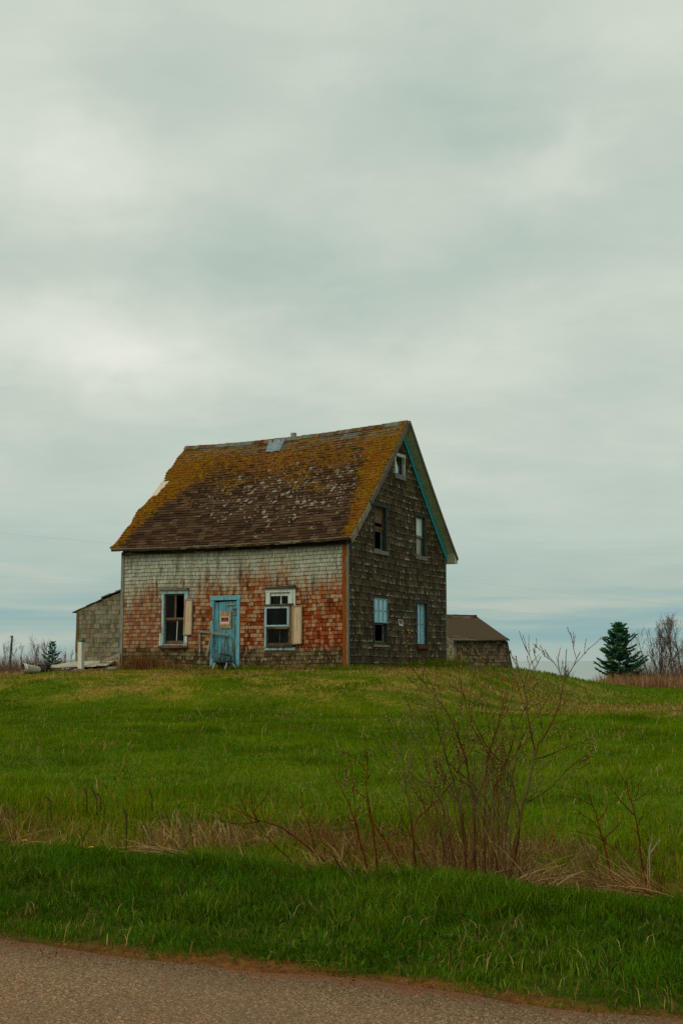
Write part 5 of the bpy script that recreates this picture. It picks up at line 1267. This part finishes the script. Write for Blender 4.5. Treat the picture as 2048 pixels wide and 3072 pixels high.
# pale forked stalk and coarse straw laid over on the right
t0 = view_point(1650 + 1165 * k, 2250 + 1300 * k, 10.2); t0.z = wz(t0.x, t0.y)
t = thing('dead_stalk', 'pale forked dead stalk standing right of the red stemmed shrubs', 'stalk', t0, local=False)
f = lambda x, y: view_point(1650 + x * k, 2250 + y * k, 10.2) - t0
mb = MB(); mb.tube([(0, 0, -.05), f(1165, 1240), f(1168, 1120)], [.006, .006, .004], 6); mb.build('stem', 'pale_board', t)
mb = MB(); mb.tube([f(1168, 1235), f(1240, 1130), f(1300, 1055)], [.006, .005, .004], 6); mb.build('branch', 'pale_board', t); mb = MB(); mb.tube([f(1168, 1235), f(1185, 1100), f(1200, 990)], [.004, .003, .002], 6); mb.build('branch', 'pale_board', t)
def straw_fan(cx, cy, D, n, dirx, ln, name, lab, seed):
    mb = MB(); r = random.Random(seed)
    for i in range(n):
        b = view_point(cx + r.gauss(0, 45), cy + r.gauss(0, 10), D + r.uniform(-.25, .25)); b.z = wz(b.x, b.y) + r.uniform(.0, .08)
        d = Vector((dirx + r.gauss(0, .45), r.gauss(.1, .35), r.uniform(.2, .9))).normalized(); l = ln * r.uniform(.5, 1.15); p = []
        for q in range(6): u = q / 5; p.append(b + d * l * u + Vector((0, 0, -.22 * l * u * u)))
        mb.tube(p, [.0036 * (1 - .7 * q / 5) for q in range(6)], 4, cap=False)
    o = mb.build(name, 'dry_grass', fix=False); tag(o, lab, 'straw', kind='stuff')
straw_fan(1955, 2665, 9.15, 90, -.8, .5, 'straw_clump', 'pale straw clump leaning left in front of the right hand shrubs', 1)
straw_fan(1570, 2680, 9.2, 34, .7, .45, 'straw_clump', 'tan straw leaning right beside the foot of the willow', 2)
straw_fan(1040, 2610, 9.5, 60, -.3, .40, 'straw_clump', 'pale straw tuft at the foot of the slim red stemmed shrub', 3)
straw_fan(560, 2540, 10.4, 60, -.9, .5, 'straw_clump', 'brown straw swept left in the ditch', 4)
straw_fan(60, 2500, 10.9, 60, .2, .45, 'straw_clump', 'upright tan straw at the left end of the ditch', 5)
# dark dead stalks in the near field
for i, (x0, y0, x1, y1, lab) in enumerate(((410, 300, 395, 255, 'dark dead stalk, left one of a leaning pair in the left field'), (457, 312, 430, 250, 'dark dead stalk, taller one of a leaning pair in the left field'), (474, 303, 455, 280, 'short dark dead stalk just right of the leaning pair'), (242, 322, 214, 297, 'low slanting dark dead stalk left of the leaning pair'), (717, 316, 703, 262, 'lone dark dead stalk in the field below the blue door'), (597, 410, 583, 350, 'dark dead stalk rising from the ditch straw'))):
    kk = 1000 / 1568; D = 13.6 if y0 < 400 else 11.2
    a = view_point(x0 * kk, 2200 + y0 * kk, D); b = view_point(x1 * kk, 2200 + y1 * kk, D + .05); g = Vector((a.x, a.y, wz(a.x, a.y)))
    mb = MB(); top = b - g; mb.tube([(0, 0, -.05), (a - g) * 1.0, (a - g).lerp(top, .5) + Vector((.004, 0, 0)), top.lerp(a - g, .1), top], [.005, .007, .010, .009, .004], 6)
    o = mb.build('dead_stalk', 'stalk_dark', smooth=True); o.location = g; tag(o, lab, 'stalk', 'dark dead stalks in the field')
for i, (px, py, D, lab) in enumerate(((75, 2522, 10.2, 'small yellow dandelion at the far left of the verge top'), (274, 2546, 10.0, 'small yellow dandelion further right along the verge top'))):
    p = view_point(px, py, D); g = Vector((p.x, p.y, wz(p.x, p.y))); h = max(.12, p.z - g.z)
    t = thing('dandelion', lab, 'flower', g, group='dandelions in the verge', local=False)
    mb = MB(); mb.tube([(0, 0, -.02), (.004, 0, h * .6), (0, 0, h)], [.003, .0025, .0025], 5); mb.build('stem', 'verge_grass', t)
    mb = MB()
    for j in range(26):
        a = j * 2.4; rr_ = .006 + .016 * (j / 26) ** .5; d = Vector((math.cos(a), math.sin(a), .5 - .5 * j / 26)); s = Vector((-math.sin(a), math.cos(a), 0)) * .004
        c0 = Vector((0, 0, h)); e = c0 + d * rr_ * 1.2; mb.add([c0 - s * .4, c0 + s * .4, e + s, e - s], [(0, 1, 2, 3)])
    mb.build('flower_head', 'dandelion_yellow', t, fix=False)

# ------------------------------------------------------------------ sky, sun, camera
def make_world():
    w = bpy.data.worlds.new('World'); bpy.context.scene.world = w; w.use_nodes = True
    t = w.node_tree; bg = t.nodes['Background']
    class WB(NB):
        def __init__(s): s.t = t; s.n = t.nodes; s.l = t.links
    b = WB(); v = b.new('ShaderNodeTexCoord').outputs['Generated']
    x, y, z = b.sep(v)
    za = b.math('ADD', b.math('MAXIMUM', z, 0.0), .26)
    cb = b.new('ShaderNodeCombineXYZ'); b.link(b.math('DIVIDE', x, za), cb.inputs[0]); b.link(b.math('DIVIDE', y, za), cb.inputs[1])
    P = cb.outputs[0]
    n1 = b.noise(P, 1.0, 3, .5, dist=.4); n2 = b.noise(b.vadd(P, (7.1, 3.3, 0)), 2.8, 4, .55)
    n3 = b.noise(b.mul(b.vadd(P, (1.7, 9.1, 0)), (1, 1.5, 1)), 4.6, 6, .62, dist=.5)
    lum = b.math('ADD', b.math('ADD', .45, b.math('MULTIPLY', b.math('SUBTRACT', n3, .5), .42)), b.math('ADD', b.math('MULTIPLY', b.math('SUBTRACT', n1, .5), .65), b.math('MULTIPLY', b.math('SUBTRACT', n2, .5), .45)))
    wob = b.mul(b.vadd(b.noise(v, 10, 5, .6, True), (-.5, -.5, -.5)), (.13, .13, .07)); vv = b.vadd(v, wob)
    for px, py, rx, rz, amp in ((80, 100, .06, .05, .22), (160, 395, .07, .04, .30), (40, 320, .08, .05, .14), (60, 725, .06, .045, .42), (300, 825, .055, .028, .42), (480, 300, .12, .06, .10), (1230, 385, .05, .018, .30), (1330, 330, .04, .018, .24), (700, 20, .10, .035, .22), (1440, 70, .09, .04, .20),
                               (900, 850, .14, .022, .20), (350, 690, .06, .03, .2), (1500, 690, .10, .05, .14), (870, 560, .05, .03, .14), (1080, 230, .10, .06, -.26), (250, 620, .10, .03, -.26), (600, 570, .08, .04, -.20), (860, 690, .10, .03, -.24), (1200, 560, .09, .03, -.2), (420, 180, .09, .05, -.14), (1000, 620, .1, .03, -.1), (90, 870, .05, .018, -.2), (1150, 150, .14, .06, -.1)):
        d0 = (view_point(px * 2048 / 1568, py * 2048 / 1568, 1) - Vector((0, 0, EYE))).normalized()
        dv = b.mul(b.vadd(vv, tuple(-c for c in d0)), (1 / rx, 1 / rx, 1 / rz))
        dp = b.new('ShaderNodeVectorMath', operation='DOT_PRODUCT'); b.link(dv, dp.inputs[0]); b.link(dv, dp.inputs[1])
        g = b.math('POWER', 2.718, b.math('MULTIPLY', dp.outputs['Value'], -1.0))
        lum = b.math('ADD', lum, b.math('MULTIPLY', g, amp * .8))
    col = b.ramp(lum, [(.05, lin(172, 190, 180)), (.32, lin(190, 203, 191)), (.55, lin(205, 214, 201)), (.80, lin(222, 227, 214)), (1.0, lin(236, 237, 226))])
    # low bands of blue grey near the horizon
    cs_ = b.new('ShaderNodeCombineXYZ'); b.link(b.math('MULTIPLY', x, 2.2), cs_.inputs[0]); b.link(b.math('MULTIPLY', y, 2.2), cs_.inputs[1]); b.link(b.math('MULTIPLY', z, 34.0), cs_.inputs[2])
    s1 = b.noise(cs_.outputs[0], 1.15, 4, .6, dist=.3)
    band = b.ramp(s1, [(.30, lin(150, 178, 176)), (.46, lin(160, 184, 178)), (.58, lin(174, 190, 180)), (.72, lin(192, 200, 188))])
    low = b.math('SUBTRACT', 1.0, b.ss(z, .02, .17)); col = b.mix(b.math('MULTIPLY', low, .85), col, band)
    blue = b.math('MULTIPLY', b.ss(z, .0, .02), b.math('SUBTRACT', 1.0, b.ss(z, .028, .07))); col = b.mix(b.math('MULTIPLY', blue, b.math('MULTIPLY', b.ss(s1, .62, .40), .8)), col, lin(140, 176, 178))
    col = b.mix(b.math('MULTIPLY', b.math('SUBTRACT', 1.0, b.ss(z, .002, .014)), .6), col, lin(174, 186, 180))
    sky = b.new('ShaderNodeTexSky', sky_type='NISHITA'); sky.sun_disc = False; sky.sun_elevation = math.radians(39); sky.sun_rotation = math.radians(228); sky.air_density = 1.2; sky.dust_density = 3
    scaled = b.mix(1.0, col, (10.0, 10.0, 10.0, 1.0), 'MULTIPLY')
    scaled = b.mix(b.math('MULTIPLY', b.ss(z, .52, .85), .5), scaled, (10.0, 9.6, 8.6, 1.0))
    fin = b.mix(.05, scaled, sky.outputs[0])
    b.link(fin, bg.inputs[0]); bg.inputs[1].default_value = .1
make_world()
sl = bpy.data.lights.new('sun', 'SUN'); sl.energy = 1.5; sl.angle = math.radians(40); sl.color = (1.0, .91, .74)
so = bpy.data.objects.new('sun', sl); C.objects.link(so)
sd = Vector((-.74, -.66, .80)).normalized(); so.rotation_euler = (-sd).to_track_quat('-Z', 'Y').to_euler()
cam = bpy.data.cameras.new('camera'); cam.sensor_fit = 'VERTICAL'; cam.sensor_height = 36; cam.sensor_width = 24; cam.lens = 36 * 2900 / 2352; cam.clip_end = 60000; cam.clip_start = .1
co = bpy.data.objects.new('camera', cam); C.objects.link(co); co.location = (0, 0, EYE); co.rotation_euler = (math.radians(90) + PITCH, 0, 0)
sc = bpy.context.scene; sc.camera = co
sc.view_settings.view_transform = 'Standard'; sc.view_settings.look = 'None'; sc.view_settings.gamma = 1; sc.view_settings.exposure = 0
sc.render.engine = 'CYCLES'; sc.cycles.max_bounces = 6; sc.cycles.transparent_max_bounces = 12; sc.cycles.use_denoising = False
